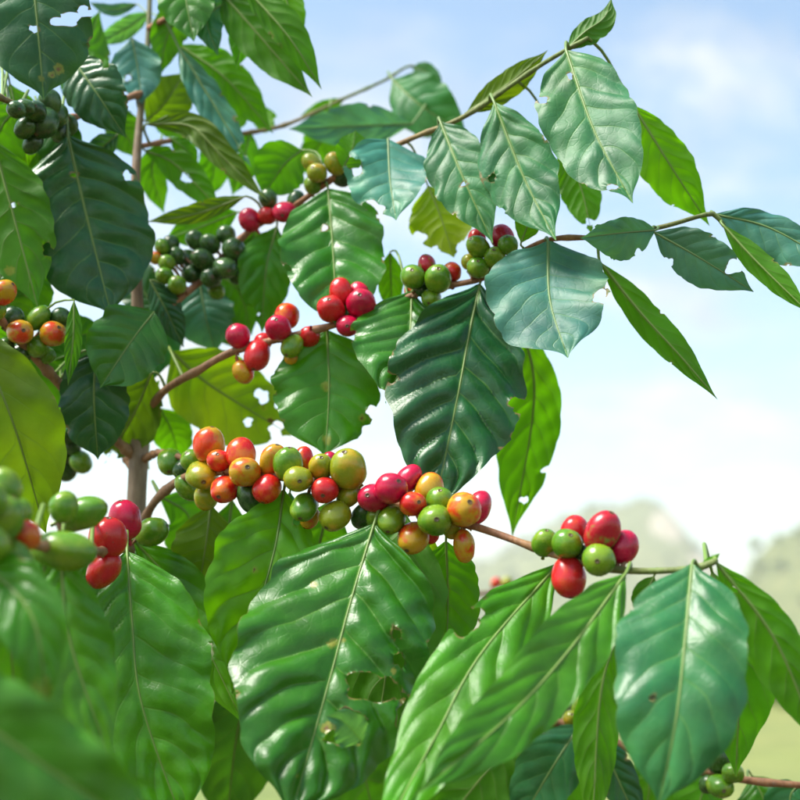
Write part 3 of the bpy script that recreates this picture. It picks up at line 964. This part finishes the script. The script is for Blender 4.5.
leaf('left', [(30, 262), (30, 300), (26, 330)], 20, 22, 't', 'deep', .06, .07, tr=.3)

# ---- lower half
leaf('main', [(374, 524), (350, 604), (329, 682), (288, 826)], 100, 92, 't', 'deep', -.012, -.10, quilt=1.5, prof='B', veins=8, tr=.16, gl=.33, fold=.14, nu=150, nv=71,
     bites=[(396, 633, 4, 7), (399, 660, 5, 8), (385, 682, 9, 6), (370, 688, 24, 15), (398, 692, 7), (350, 716, 13, 8), (338, 735, 12, 9), (430, 645, 3), (418, 712, 24, 16)],
     stains=[(334, 644, 13, .8), (343, 640, 7, .9), (394, 672, 7, .9), (358, 694, 14, .85), (326, 728, 12, 1.0), (356, 742, 10), (296, 776, 6, .7), (312, 584, 7, .7)],
     label='large torn green leaf with ragged chewed holes')
leaf('main', [(362, 742), (344, 722), (326, 716)], 17, 20, 't', 'pale', -.075, -.085, quilt=.4, fold=.4, curl=.5, tr=.3, stains=[(330, 730, 9, .8)], bites=[(356, 752, 7)], stalk=False)
leaf('main', [(284, 490), (272, 560), (232, 694)], 60, 44, 't', 'bright', .01, -.03, tr=.48, quilt=1.0, bites=[(305, 505, 7), (298, 520, 5)], stains=[(303, 512, 9), (255, 570, 5)])
leaf('main', [(211, 504), (205, 550), (196, 604)], 34, 32, 'u', 'olive', .03, .04, tr=.38)
leaf('front', [(127, 551), (132, 620), (142, 705), (186, 832)], 54, 72, 't', 'light', -.05, -.10, quilt=1.1, prof='B', veins=8, tr=.25, fold=.16)
leaf('front', [(134, 540), (180, 596), (246, 728)], 36, 34, 't', 'bright', .02, -.02, tr=.4, quilt=1.0, bites=[(206, 650, 8), (196, 668, 5)], stains=[(208, 660, 8)])
leaf('front', [(-40, 548), (30, 612), (48, 722)], 38, 32, 't', 'mid', .02, -.01, tr=.3, stains=[(44, 690, 24, .6), (30, 712, 16, .6)], bites=[(40, 724, 10)])
leaf('front', [(48, 590), (76, 640), (100, 728)], 34, 32, 'u', 'deep', .03, .02, tr=.3, bites=[(100, 715, 8)], stains=[(66, 700, 16, .6), (90, 700, 14, .5)])
leaf('front', [(-90, 664), (10, 742), (158, 842)], 64, 52, 't', 'mid', -.06, -.05, tr=.10, quilt=.18, gl=.42, prof='B')
leaf('front', [(118, 716), (146, 760), (180, 840)], 36, 32, 'u', 'yellow', -.04, -.08, tr=.4, stains=[(160, 786, 16, .7)])
leaf('front', [(96, 578), (70, 596), (36, 622)], 20, 20, 't', 'teal', .02, .02, tr=.25)
leaf('front', [(120, 566), (104, 600), (82, 648)], 16, 16, 't', 'deep', .02, .0, tr=.2)
leaf('main', [(560, 562), (480, 655), (434, 739), (366, 862)], 42, 46, 't', 'light', .01, -.10, quilt=.7, tr=.34, roll=-12, gl=.42, bites=[(462, 622, 16, 12), (474, 614, 8)], stains=[(452, 690, 6, .7)])
leaf('main', [(626, 573), (566, 654), (505, 720), (414, 796)], 36, 36, 't', 'mid', -.02, -.10, quilt=.5, tr=.22, prof='B')
leaf('main', [(692, 564), (685, 640), (676, 720), (658, 810)], 66, 62, 't', 'teal', -.01, -.06, quilt=.7, prof='B', tr=.16, bites=[(652, 697, 4, 3)])
leaf('main', [(716, 562), (775, 640), (820, 748)], 32, 24, 'u', 'light', .01, .0, tr=.42, bites=[(734, 590, 4)])
leaf('main', [(712, 572), (738, 650), (736, 778)], 42, 36, 'u', 'light', .05, .05, tr=.42)
leaf('main', [(654, 576), (646, 596), (646, 624)], 14, 14, 'u', 'mid', .01, .01, tr=.4)
leaf('main', [(700, 566), (712, 560), (720, 553)], 4, 4, 'u', 'bright', .0, .0, tr=.45)
leaf('bottom', [(616, 634), (600, 700), (592, 838)], 24, 22, 'u', 'bright', -.05, -.08, tr=.45, fold=.35)
leaf('bottom', [(582, 722), (552, 768), (512, 836)], 34, 30, 't', 'teal', -.01, -.03, quilt=.8, tr=.14)
leaf('bottom', [(596, 730), (614, 770), (644, 836)], 18, 20, 't', 'dark', -.02, -.04, tr=.14)
leaf('bottom', [(524, 728), (486, 772), (430, 842)], 42, 40, 'u', 'mid', -.01, -.03, tr=.35)
leaf('bottom', [(566, 722), (545, 738), (516, 762)], 16, 16, 't', 'deep', .02, .02, tr=.3)
leaf('main', [(446, 541), (448, 600), (446, 662)], 34, 32, 'u', 'light', .03, .03, tr=.42, prof='B', stains=[(446, 590, 9), (436, 600, 12, .7)], bites=[(428, 610, 6), (430, 570, 6)])
leaf('main', [(432, 535), (424, 560), (418, 604)], 18, 18, 'u', 'yellow', .045, .05, tr=.5, stains=[(424, 588, 10)])
leaf('main', [(290, 492), (286, 520), (282, 560)], 18, 18, 't', 'teal', .04, .05, tr=.2)
leaf('bottom', [(752, 776), (764, 800), (780, 850)], 34, 30, 't', 'mid', .02, .0, tr=.3)
leaf('bottom', [(714, 772), (700, 800), (690, 850)], 26, 26, 'u', 'light', .03, .02, tr=.4)
leaf('bottom', [(800, 784), (790, 800), (800, 850)], 28, 26, 't', 'teal', .01, .0, tr=.25)

# ---- leaves further back that close the lower half of the plant
back = [
    ('main', [(404, 512), (396, 600), (372, 770)], 52, 52, 'u', 'mid', .035, -.02),
    ('main', [(232, 500), (226, 560), (220, 640)], 34, 34, 'u', 'mid', .06, .09), ('main', [(330, 500), (318, 560), (322, 640)], 38, 38, 'u', 'light', .06, .10),
    ('main', [(392, 520), (420, 590), (452, 680)], 40, 40, 'u', 'mid', .07, .10), ('bottom', [(250, 680), (236, 740), (226, 830)], 44, 44, 't', 'deep', -.02, .0),
    ('bottom', [(180, 660), (170, 720), (160, 820)], 44, 44, 't', 'deep', .0, .0), ('bottom', [(330, 700), (360, 760), (380, 850)], 46, 46, 'u', 'mid', .02, .02),
    ('bottom', [(410, 706), (420, 760), (420, 850)], 46, 46, 'u', 'deep', .03, .03), ('bottom', [(460, 706), (470, 680), (500, 640)], 34, 34, 'u', 'mid', .0, .0),
    ('bottom', [(560, 720), (540, 700), (512, 660)], 28, 28, 'u', 'mid', .03, .03), ('bottom', [(640, 752), (650, 780), (640, 840)], 32, 32, 'u', 'mid', .04, .04),
    ('bottom', [(560, 722), (560, 770), (556, 850)], 36, 36, 'u', 'light', .05, .05), ('bottom', [(100, 640), (70, 700), (40, 800)], 50, 50, 't', 'deep', -.04, -.06),
    ('bottom', [(100, 645), (110, 720), (100, 830)], 50, 50, 't', 'deep', -.02, -.02), ('bottom', [(280, 690), (300, 640), (330, 590)], 34, 34, 'u', 'mid', .0, .02),
    ('left', [(20, 338), (30, 380), (20, 440)], 30, 30, 'u', 'mid', .05, .06), ('left', [(-40, 280), (0, 300), (40, 326)], 24, 24, 't', 'deep', .05, .06),
    ('left', [(60, 384), (60, 400), (44, 436)], 20, 20, 'u', 'mid', .05, .06), ('mid', [(150, 410), (132, 400), (110, 372)], 28, 28, 'u', 'mid', .04, .05),
    ('left', [(100, 424), (112, 400), (140, 350)], 30, 30, 'u', 'deep', .05, .06), ('top', [(60, 120), (50, 160), (20, 230)], 32, 32, 'u', 'mid', .08, .10),
    ('top', [(0, 100), (-10, 130), (0, 190)], 30, 30, 'u', 'light', .09, .10), ('main', [(160, 496), (190, 520), (180, 580)], 26, 26, 'u', 'mid', .05, .07),
    ('top', [(110, 104), (120, 124), (140, 160)], 18, 18, 'u', 'deep', .05, .06), ('top', [(100, 106), (92, 80), (84, 44)], 22, 22, 'u', 'mid', .04, .05),
    ('up', [(178, 302), (160, 330), (150, 384)], 24, 24, 't', 'teal', .02, .02), ('up', [(210, 272), (238, 290), (252, 336)], 20, 20, 'u', 'mid', .05, .05),
    ('far', [(190, 138), (168, 118), (150, 88)], 16, 16, 'u', 'bright', .02, .02), ('left', [(110, 436), (126, 420), (160, 380)], 22, 22, 'u', 'bright', .04, .05),
    ('up', [(165, 316), (150, 300), (118, 256)], 24, 24, 't', 'dark', .05, .06), ('far', [(160, 142), (152, 172), (164, 214)], 14, 14, 'u', 'mid', .02, .03),
    ('far', [(205, 137), (214, 168), (206, 200)], 15, 15, 'u', 'light', .01, .02), ('up', [(236, 243), (252, 250), (272, 290)], 16, 16, 't', 'dark', .05, .05),
    ('front', [(60, 548), (70, 640), (110, 760)], 40, 40, 't', 'light', .0, -.02), ('front', [(30, 546), (10, 620), (20, 730)], 40, 40, 't', 'mid', .04, .03),
    ('top', [(80, 112), (84, 60), (100, 10)], 26, 26, 'u', 'deep', .08, .10), ('top', [(10, 100), (36, 150), (52, 214)], 26, 26, 't', 'deep', .09, .10),
    ('up', [(200, 281), (214, 306), (236, 350)], 22, 22, 't', 'deep', .06, .06), ('up', [(256, 226), (250, 262), (246, 306)], 18, 18, 'u', 'deep', .04, .05),
    ('left', [(100, 424), (120, 430), (150, 470)], 18, 18, 'u', 'olive', .05, .05), ('far', [(215, 136), (232, 110), (238, 70)], 18, 18, 'u', 'bright', .0, .02),
    ('far', [(250, 131), (244, 160), (232, 196)], 16, 16, 'u', 'light', .0, .0), ('far', [(330, 106), (322, 140), (300, 176)], 18, 18, 'u', 'mid', -.02, .0),
    ('left', [(60, 386), (80, 400), (110, 450)], 22, 22, 't', 'dark', .05, .06), ('top', [(20, 108), (0, 130), (-20, 200)], 30, 30, 'u', 'mid', .05, .06),
    ('front', [(30, 546), (0, 600), (-20, 700)], 46, 46, 't', 'deep', .08, .10), ('front', [(60, 548), (40, 620), (10, 720)], 46, 46, 't', 'mid', .08, .08),
    ('front', [(90, 552), (84, 600), (60, 700)], 40, 40, 't', 'deep', .08, .10), ('crown', [(200, 2), (170, 30), (160, 76)], 18, 18, 'u', 'mid', .03, .04),
    ('crown', [(250, -14), (246, 20), (236, 70)], 16, 16, 'u', 'light', .03, .03),
    ('top', [(40, 114), (60, 146), (66, 190)], 24, 24, 't', 'deep', .05, .05), ('left', [(34, 356), (60, 340), (110, 330)], 24, 24, 't', 'deep', .05, .06),
    ('left', [(0, 318), (-6, 340), (6, 380)], 24, 24, 'u', 'mid', .04, .04), ('front', [(128, 550), (150, 590), (176, 690)], 30, 30, 't', 'mid', .04, .0),
]
for k, p, a, b, s_, c_, db_, dt_ in back:
    leaf(k, p, a, b, s_, c_, db_, dt_, tr=.36 if s_ == 'u' else .2, nu=60, nv=25)

# ------------------------------------------------------------------ cherries
def cherry_mesh(seed, elong):
    r = random.Random(seed)
    nr, ns = 15, 22
    V, F, sc = [], [], []
    prof = []
    for i in range(nr + 1):
        th = math.pi * i / nr
        prof.append((math.sin(th) ** 0.94, -math.cos(th) * elong, 0.0))
    # calyx scar at the far end: raised rim round a sunken brown disc
    prof = prof[:-1]
    zt = prof[-1][1]
    prof += [(0.165, elong * 0.975, .25), (0.135, elong * 1.005, .9), (0.095, elong * 0.985, 1.0), (0.05, elong * 0.955, .85), (0.004, elong * 0.965, .9)]
    prof = prof[:1] + prof[1:]
    for i, (rr, z, s) in enumerate(prof):
        for k in range(ns):
            a = 2 * math.pi * k / ns
            d = 1 + 0.09 * mnoise.noise(Vector((math.cos(a) * 1.1 + seed, math.sin(a) * 1.1, z * 1.1)))
            d *= 1 + 0.025 * math.cos(2 * a)
            V.append((max(rr, .003) * math.cos(a) * d, max(rr, .003) * math.sin(a) * d, z))
            sc.append(s)
    for i in range(len(prof) - 1):
        for k in range(ns):
            k2 = (k + 1) % ns
            F.append((i * ns + k, i * ns + k2, (i + 1) * ns + k2, (i + 1) * ns + k))
    # short stalk at the near end
    b = len(V)
    for j, (z, rr) in enumerate(((-elong * 1.02 + .06, .16), (-elong * 1.02 - .12, .13), (-elong * 1.02 - .34, .15))):
        for k in range(8):
            a = 2 * math.pi * k / 8
            V.append((rr * math.cos(a), rr * math.sin(a), z)); sc.append(.35)
    for j in range(2):
        for k in range(8):
            k2 = (k + 1) % 8
            F.append((b + j * 8 + k, b + j * 8 + k2, b + (j + 1) * 8 + k2, b + (j + 1) * 8 + k))
    me = bpy.data.meshes.new('cherry')
    me.from_pydata(V, [], F)
    me.polygons.foreach_set('use_smooth', [True] * len(me.polygons))
    at = me.attributes.new('scar', 'FLOAT', 'POINT')
    at.data.foreach_set('value', sc)
    me.materials.append(CH['g'])
    me.update()
    return me


CMESH = [cherry_mesh(3, 1.14), cherry_mesh(8, 1.22), cherry_mesh(21, 1.06), cherry_mesh(33, 1.28), cherry_mesh(41, 1.5)]

# branch: (x, y, radius in pixels, colour, depth step in radii: minus is towards the lens)
CHERRIES = {
    'main': [(209, 445, 15, 'y', 0), (241, 454, 14, 'a', .4), (219, 461, 12, 'a', -.9), (202, 475, 15.5, 'o', -.9), (245, 472, 15.5, 'y', -1), (225, 489, 13.5, 'a', -1), (192, 461, 11.5, 'g', -.3), (187, 488, 11, 'g', .2), (206, 497, 12, 'o', .3), (250, 497, 12, 'd', .3), (267, 489, 14, 'a', -.7),
             (273, 461, 13, 'y', .2), (288, 464, 14, 'g', -.7), (303, 459, 10, 'a', .5), (298, 479, 13.5, 'o', -1.1), (321, 467, 11.5, 'o', -.6), (329, 460, 8, 'c', .6), (348, 469, 17, 'o', -.6), (325, 490, 13.5, 'r', -1.4), (304, 507, 13.5, 'g', -.8), (335, 516, 15.5, 'o', -.7), (349, 496, 11, 'o', .3), (310, 518, 10, 'y', .4), (363, 516, 10, 'd', .4), (376, 517, 10, 'g', .3),
             (373, 498, 14.5, 'c', -.4), (391, 489, 16, 'c', -1), (407, 480, 13, 'c', 0), (413, 504, 13, 'a', -1), (429, 490, 14, 'y', 0), (440, 501, 13, 'g', -.6), (435, 520, 16, 'g', -1.1), (391, 520, 13.5, 'g', -.9), (413, 538, 15, 'y', -.2), (464, 510, 16, 'y', -.9), (478, 508, 14, 'c', .2), (464, 546, 10.5, 'y', .2, (.1, 1)), (430, 535, 9, 'a', .5), (382, 506, 11, 'r', .5), (452, 528, 10, 'o', .5), (262, 474, 10, 'g', .6),
             (545, 543, 13.5, 'g', -.2), (567, 544, 15, 'g', -.7), (602, 532, 17, 'k', -.5), (574, 530, 12.5, 'r', .4), (624, 547, 14.5, 'c', .1), (599, 560, 15.5, 'g', -1.1), (569, 577, 16.5, 'r', -.3), (586, 552, 10, 'd', .6)],
    'twig': [(170, 462, 11.5, 'g', -.5), (182, 470, 8, 'd', .5)],
    'back': [(496, 583, 5.5, 'a', 0), (507, 583, 6, 'o', -.3), (430, 588, 5.5, 'a', 0), (536, 614, 6, 'd', 0), (532, 625, 6, 'r', 0), (622, 644, 6.5, 'r', 0), (526, 608, 5, 'g', .4)],
    'mid': [(238, 336, 12.5, 'c', -.2), (257, 355, 12, 'r', -.2), (243, 372, 11.5, 'y', -.2), (278, 328, 12.5, 'c', -.7), (287, 316, 12, 'a', .1), (292, 346, 11, 'g', -.8), (291, 358, 9, 'y', .3), (309, 337, 10.5, 'r', .6), (263, 342, 9, 'r', .6),
            (341, 292, 11.5, 'r', .2), (331, 309, 14, 'r', -.7), (361, 304, 14.5, 'c', -.6), (348, 326, 12, 'c', -1), (360, 294, 10.5, 'c', .4), (360, 344, 6, 'r', .5), (347, 312, 10, 'c', .7),
            (413, 277, 11.5, 'g', -.4), (438, 279, 13, 'g', -.6), (452, 272, 9, 'a', .3), (431, 298, 9.5, 'g', -.6), (427, 265, 9.5, 'k', .2), (413, 290, 8.5, 'a', .5), (421, 289, 8, 'd', .6),
            (478, 247, 10.5, 'g', -.3), (478, 268, 11, 'g', -.7), (495, 258, 10, 'g', -.7), (502, 237, 11.5, 'c', .1), (477, 238, 9, 'r', .4), (508, 245, 9.5, 'g', -.3), (469, 262, 8, 'o', .4), (488, 270, 8, 'd', .4)],
    'up': [(312, 163, 10, 'o', -.2), (317, 173, 10, 'o', -.8), (335, 164, 10, 'o', -.2), (313, 185, 9, 'g', -.3), (342, 178, 8.5, 'd', .3), (285, 212, 12, 'c', -.5), (267, 216, 9, 'r', -.2), (250, 220, 10.5, 'c', -.2), (268, 199, 9, 'd', .2), (296, 200, 8, 'd', .5),
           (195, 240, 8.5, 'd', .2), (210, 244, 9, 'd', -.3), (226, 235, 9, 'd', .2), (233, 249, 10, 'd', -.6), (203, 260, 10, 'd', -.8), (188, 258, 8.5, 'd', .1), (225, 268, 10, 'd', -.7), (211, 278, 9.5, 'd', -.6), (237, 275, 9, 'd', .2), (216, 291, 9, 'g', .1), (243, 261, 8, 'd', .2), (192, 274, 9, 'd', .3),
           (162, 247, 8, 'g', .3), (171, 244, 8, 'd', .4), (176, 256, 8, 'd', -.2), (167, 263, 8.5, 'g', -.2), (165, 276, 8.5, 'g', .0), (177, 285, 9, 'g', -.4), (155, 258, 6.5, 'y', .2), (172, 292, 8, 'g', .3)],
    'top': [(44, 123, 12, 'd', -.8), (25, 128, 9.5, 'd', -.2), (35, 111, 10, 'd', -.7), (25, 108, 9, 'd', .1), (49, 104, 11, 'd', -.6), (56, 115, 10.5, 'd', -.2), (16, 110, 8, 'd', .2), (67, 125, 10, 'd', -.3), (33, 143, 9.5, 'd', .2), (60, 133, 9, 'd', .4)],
    'left': [(20, 332, 12, 'y', -.7), (53, 334, 13, 'y', -.6), (38, 318, 11.5, 'g', .1), (38, 347, 10.5, 'g', -.8), (20, 354, 9.5, 'd', -.2), (12, 318, 10, 'd', .2), (2, 293, 12, 'y', -.3), (60, 318, 9, 'd', .4), (4, 350, 10, 'd', .2), (47, 356, 8, 'g', .4), (-6, 310, 11, 'g', -.3)],
    'low': [(59, 424, 9.5, 'd', 0), (65, 436, 8.5, 'd', -.5), (62, 453, 10, 'd', -.3), (66, 469, 9.5, 'd', .1), (81, 462, 10.5, 'g', -.2), (72, 446, 8, 'd', .5), (54, 440, 8, 'd', .4)],
    'front': [(82, 514, 17, 'g', 0, (1, -.35)), (64, 507, 15, 'g', .5), (125, 520, 16, 'c', -.3), (108, 538, 18, 'r', -.5), (104, 570, 16, 'r', .2), (152, 532, 14, 'g', .2), (64, 551, 22, 'g', -2.2, (1, .1)), (25, 536, 16, 'a', -.5), (12, 564, 20, 'g', -.4), (4, 488, 17, 'g', .2), (2, 520, 20, 'g', -.6), (18, 513, 15, 'g', .3), (-14, 545, 22, 'g', -.3), (-10, 500, 18, 'g', .1)],
    'bottom': [(678, 776, 10.5, 'g', -.2), (694, 761, 9.5, 'd', .1), (719, 760, 11, 'd', -.2), (733, 773, 10.5, 'g', -.5), (720, 786, 13, 'g', -.7), (706, 768, 8, 'd', .4), (582, 705, 11, 'g', -.2), (572, 719, 9, 'o', -.5), (587, 725, 8, 'y', -.5), (594, 712, 9, 'd', .3), (708, 784, 9, 'd', .2)],
}
NC = 0
for key, lst in CHERRIES.items():
    cen, rad = [], []
    for (x, y, r_, c_, dz, *_a) in lst:
        i, q = nearest(key, x, y)
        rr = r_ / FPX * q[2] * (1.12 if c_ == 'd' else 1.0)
        d = q[2] + dz * rr
        cen.append(P(x, y, d)); rad.append(rr)
    cen = np.array(cen); rad = np.array(rad)
    # push overlapping cherries apart along their lines of sight
    eye = np.array(CAM)
    for it in range(60):
        for a in range(len(cen)):
            for b in range(a + 1, len(cen)):
                dv_ = cen[b] - cen[a]
                dd_ = np.linalg.norm(dv_)
                lim = 0.94 * (rad[a] + rad[b])
                if dd_ < lim:
                    da = np.linalg.norm(cen[a] - eye); db_ = np.linalg.norm(cen[b] - eye)
                    s_ = 1 if db_ >= da else -1
                    stp = min(0.0008, (lim - dd_) * .5)
                    ua = (cen[a] - eye) / da; ub = (cen[b] - eye) / db_
                    cen[a] -= ua * stp * s_
                    cen[b] += ub * stp * s_
    for n, (x, y, r_, c_, dz, *axd) in enumerate(lst):
        i, q = nearest(key, x, y)
        rr = rad[n]
        away = cen[n] - BPATH[key][i]
        ax = unit(away) + np.array([rnd.uniform(-.4, .4), rnd.uniform(-.55, .15), rnd.uniform(-.4, .4)])
        ax = Vector(unit(ax))
        k = NC % 4
        me = CMESH[k if r_ > 9 else 2]
        if axd:                                   # long fruit: its axis as an image direction
            ax = Vector(CMn[:3, 0] * axd[0][0] - CMn[:3, 1] * axd[0][1]).normalized()
            me = CMESH[4]
        o = bpy.data.objects.new('cherry', me)
        link(o, BOBJ[key])
        qt = ax.to_track_quat('Z', 'Y')
        o.rotation_mode = 'QUATERNION'
        o.rotation_quaternion = qt
        o.location = tuple(cen[n] - POFF)
        s = rr * rnd.uniform(.98, 1.08)
        o.scale = (s, s * rnd.uniform(.88, 1.04), s * rnd.uniform(.94, 1.06))
        o.material_slots[0].link = 'OBJECT'
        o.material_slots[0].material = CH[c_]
        NC += 1
        # its short stalk grows out of the branch
        V, F, ag = BGEO[key]
        e = cen[n] - np.array(ax) * s * 1.1
        b0 = BPATH[key][i]
        p = catmull([b0, (b0 + e) / 2 - np.array(ax) * s * .12, e], 6)
        tv, tf = tube(p - POFF, [.0013, .0010, .0008, .0008, .0009, .0013], 6, base=len(V))
        V += tv; F += tf; ag += [.66] * len(tv)
        for _ in range(2):                        # dried bracts at the node
            c0 = b0 - POFF + np.array([rnd.uniform(-1, 1) for _k in range(3)]) * .0016
            tip_ = c0 + unit(np.array(ax) + np.array([rnd.uniform(-1, 1) for _k in range(3)])) * rnd.uniform(.002, .0045)
            tv, tf = tube(catmull([c0, (c0 + tip_) / 2, tip_], 4), [.0013, .0012, .0009, .0003], 5, base=len(V))
            V += tv; F += tf; ag += [rnd.choice((.15, .5))] * len(tv)

for key, (V, F, ag) in BGEO.items():
    me = bpy.data.meshes.new('branch')
    me.from_pydata([tuple(v) for v in V], [], [tuple(f) for f in F])
    me.materials.append(M_TWIG)
    me.polygons.foreach_set('use_smooth', [True] * len(me.polygons))
    at = me.attributes.new('age', 'FLOAT', 'POINT')
    at.data.foreach_set('value', np.asarray(ag, dtype=np.float32))
    me.update()
    old = BOBJ[key].data
    BOBJ[key].data = me
    bpy.data.meshes.remove(old)

# ------------------------------------------------------------------ haze over the valley
def build_haze():
    x, y0, y1, z0, z1 = 3100, -3100, 3100, -30, 95
    V = [(-x, y0, z0), (x, y0, z0), (x, y1, z0), (-x, y1, z0), (-x, y0, z1), (x, y0, z1), (x, y1, z1), (-x, y1, z1)]
    F = [(0, 3, 2, 1), (4, 5, 6, 7), (0, 1, 5, 4), (1, 2, 6, 5), (2, 3, 7, 6), (3, 0, 4, 7)]
    m, nn, ll = new_mat('valley_haze')
    o = nn('ShaderNodeOutputMaterial')
    v = nn('ShaderNodeVolumePrincipled')
    v.inputs['Color'].default_value = (1.0, 0.98, 0.95, 1)
    v.inputs['Density'].default_value = 0.0010
    v.inputs['Anisotropy'].default_value = 0.3
    ll(v.outputs[0], o.inputs['Volume'])
    ob = mesh_obj('haze', V, F, m, smooth=False)
    ob['kind'] = 'stuff'
    ob['label'] = 'pale haze hanging in the valley before the hills'
    ob['category'] = 'haze'


build_haze()
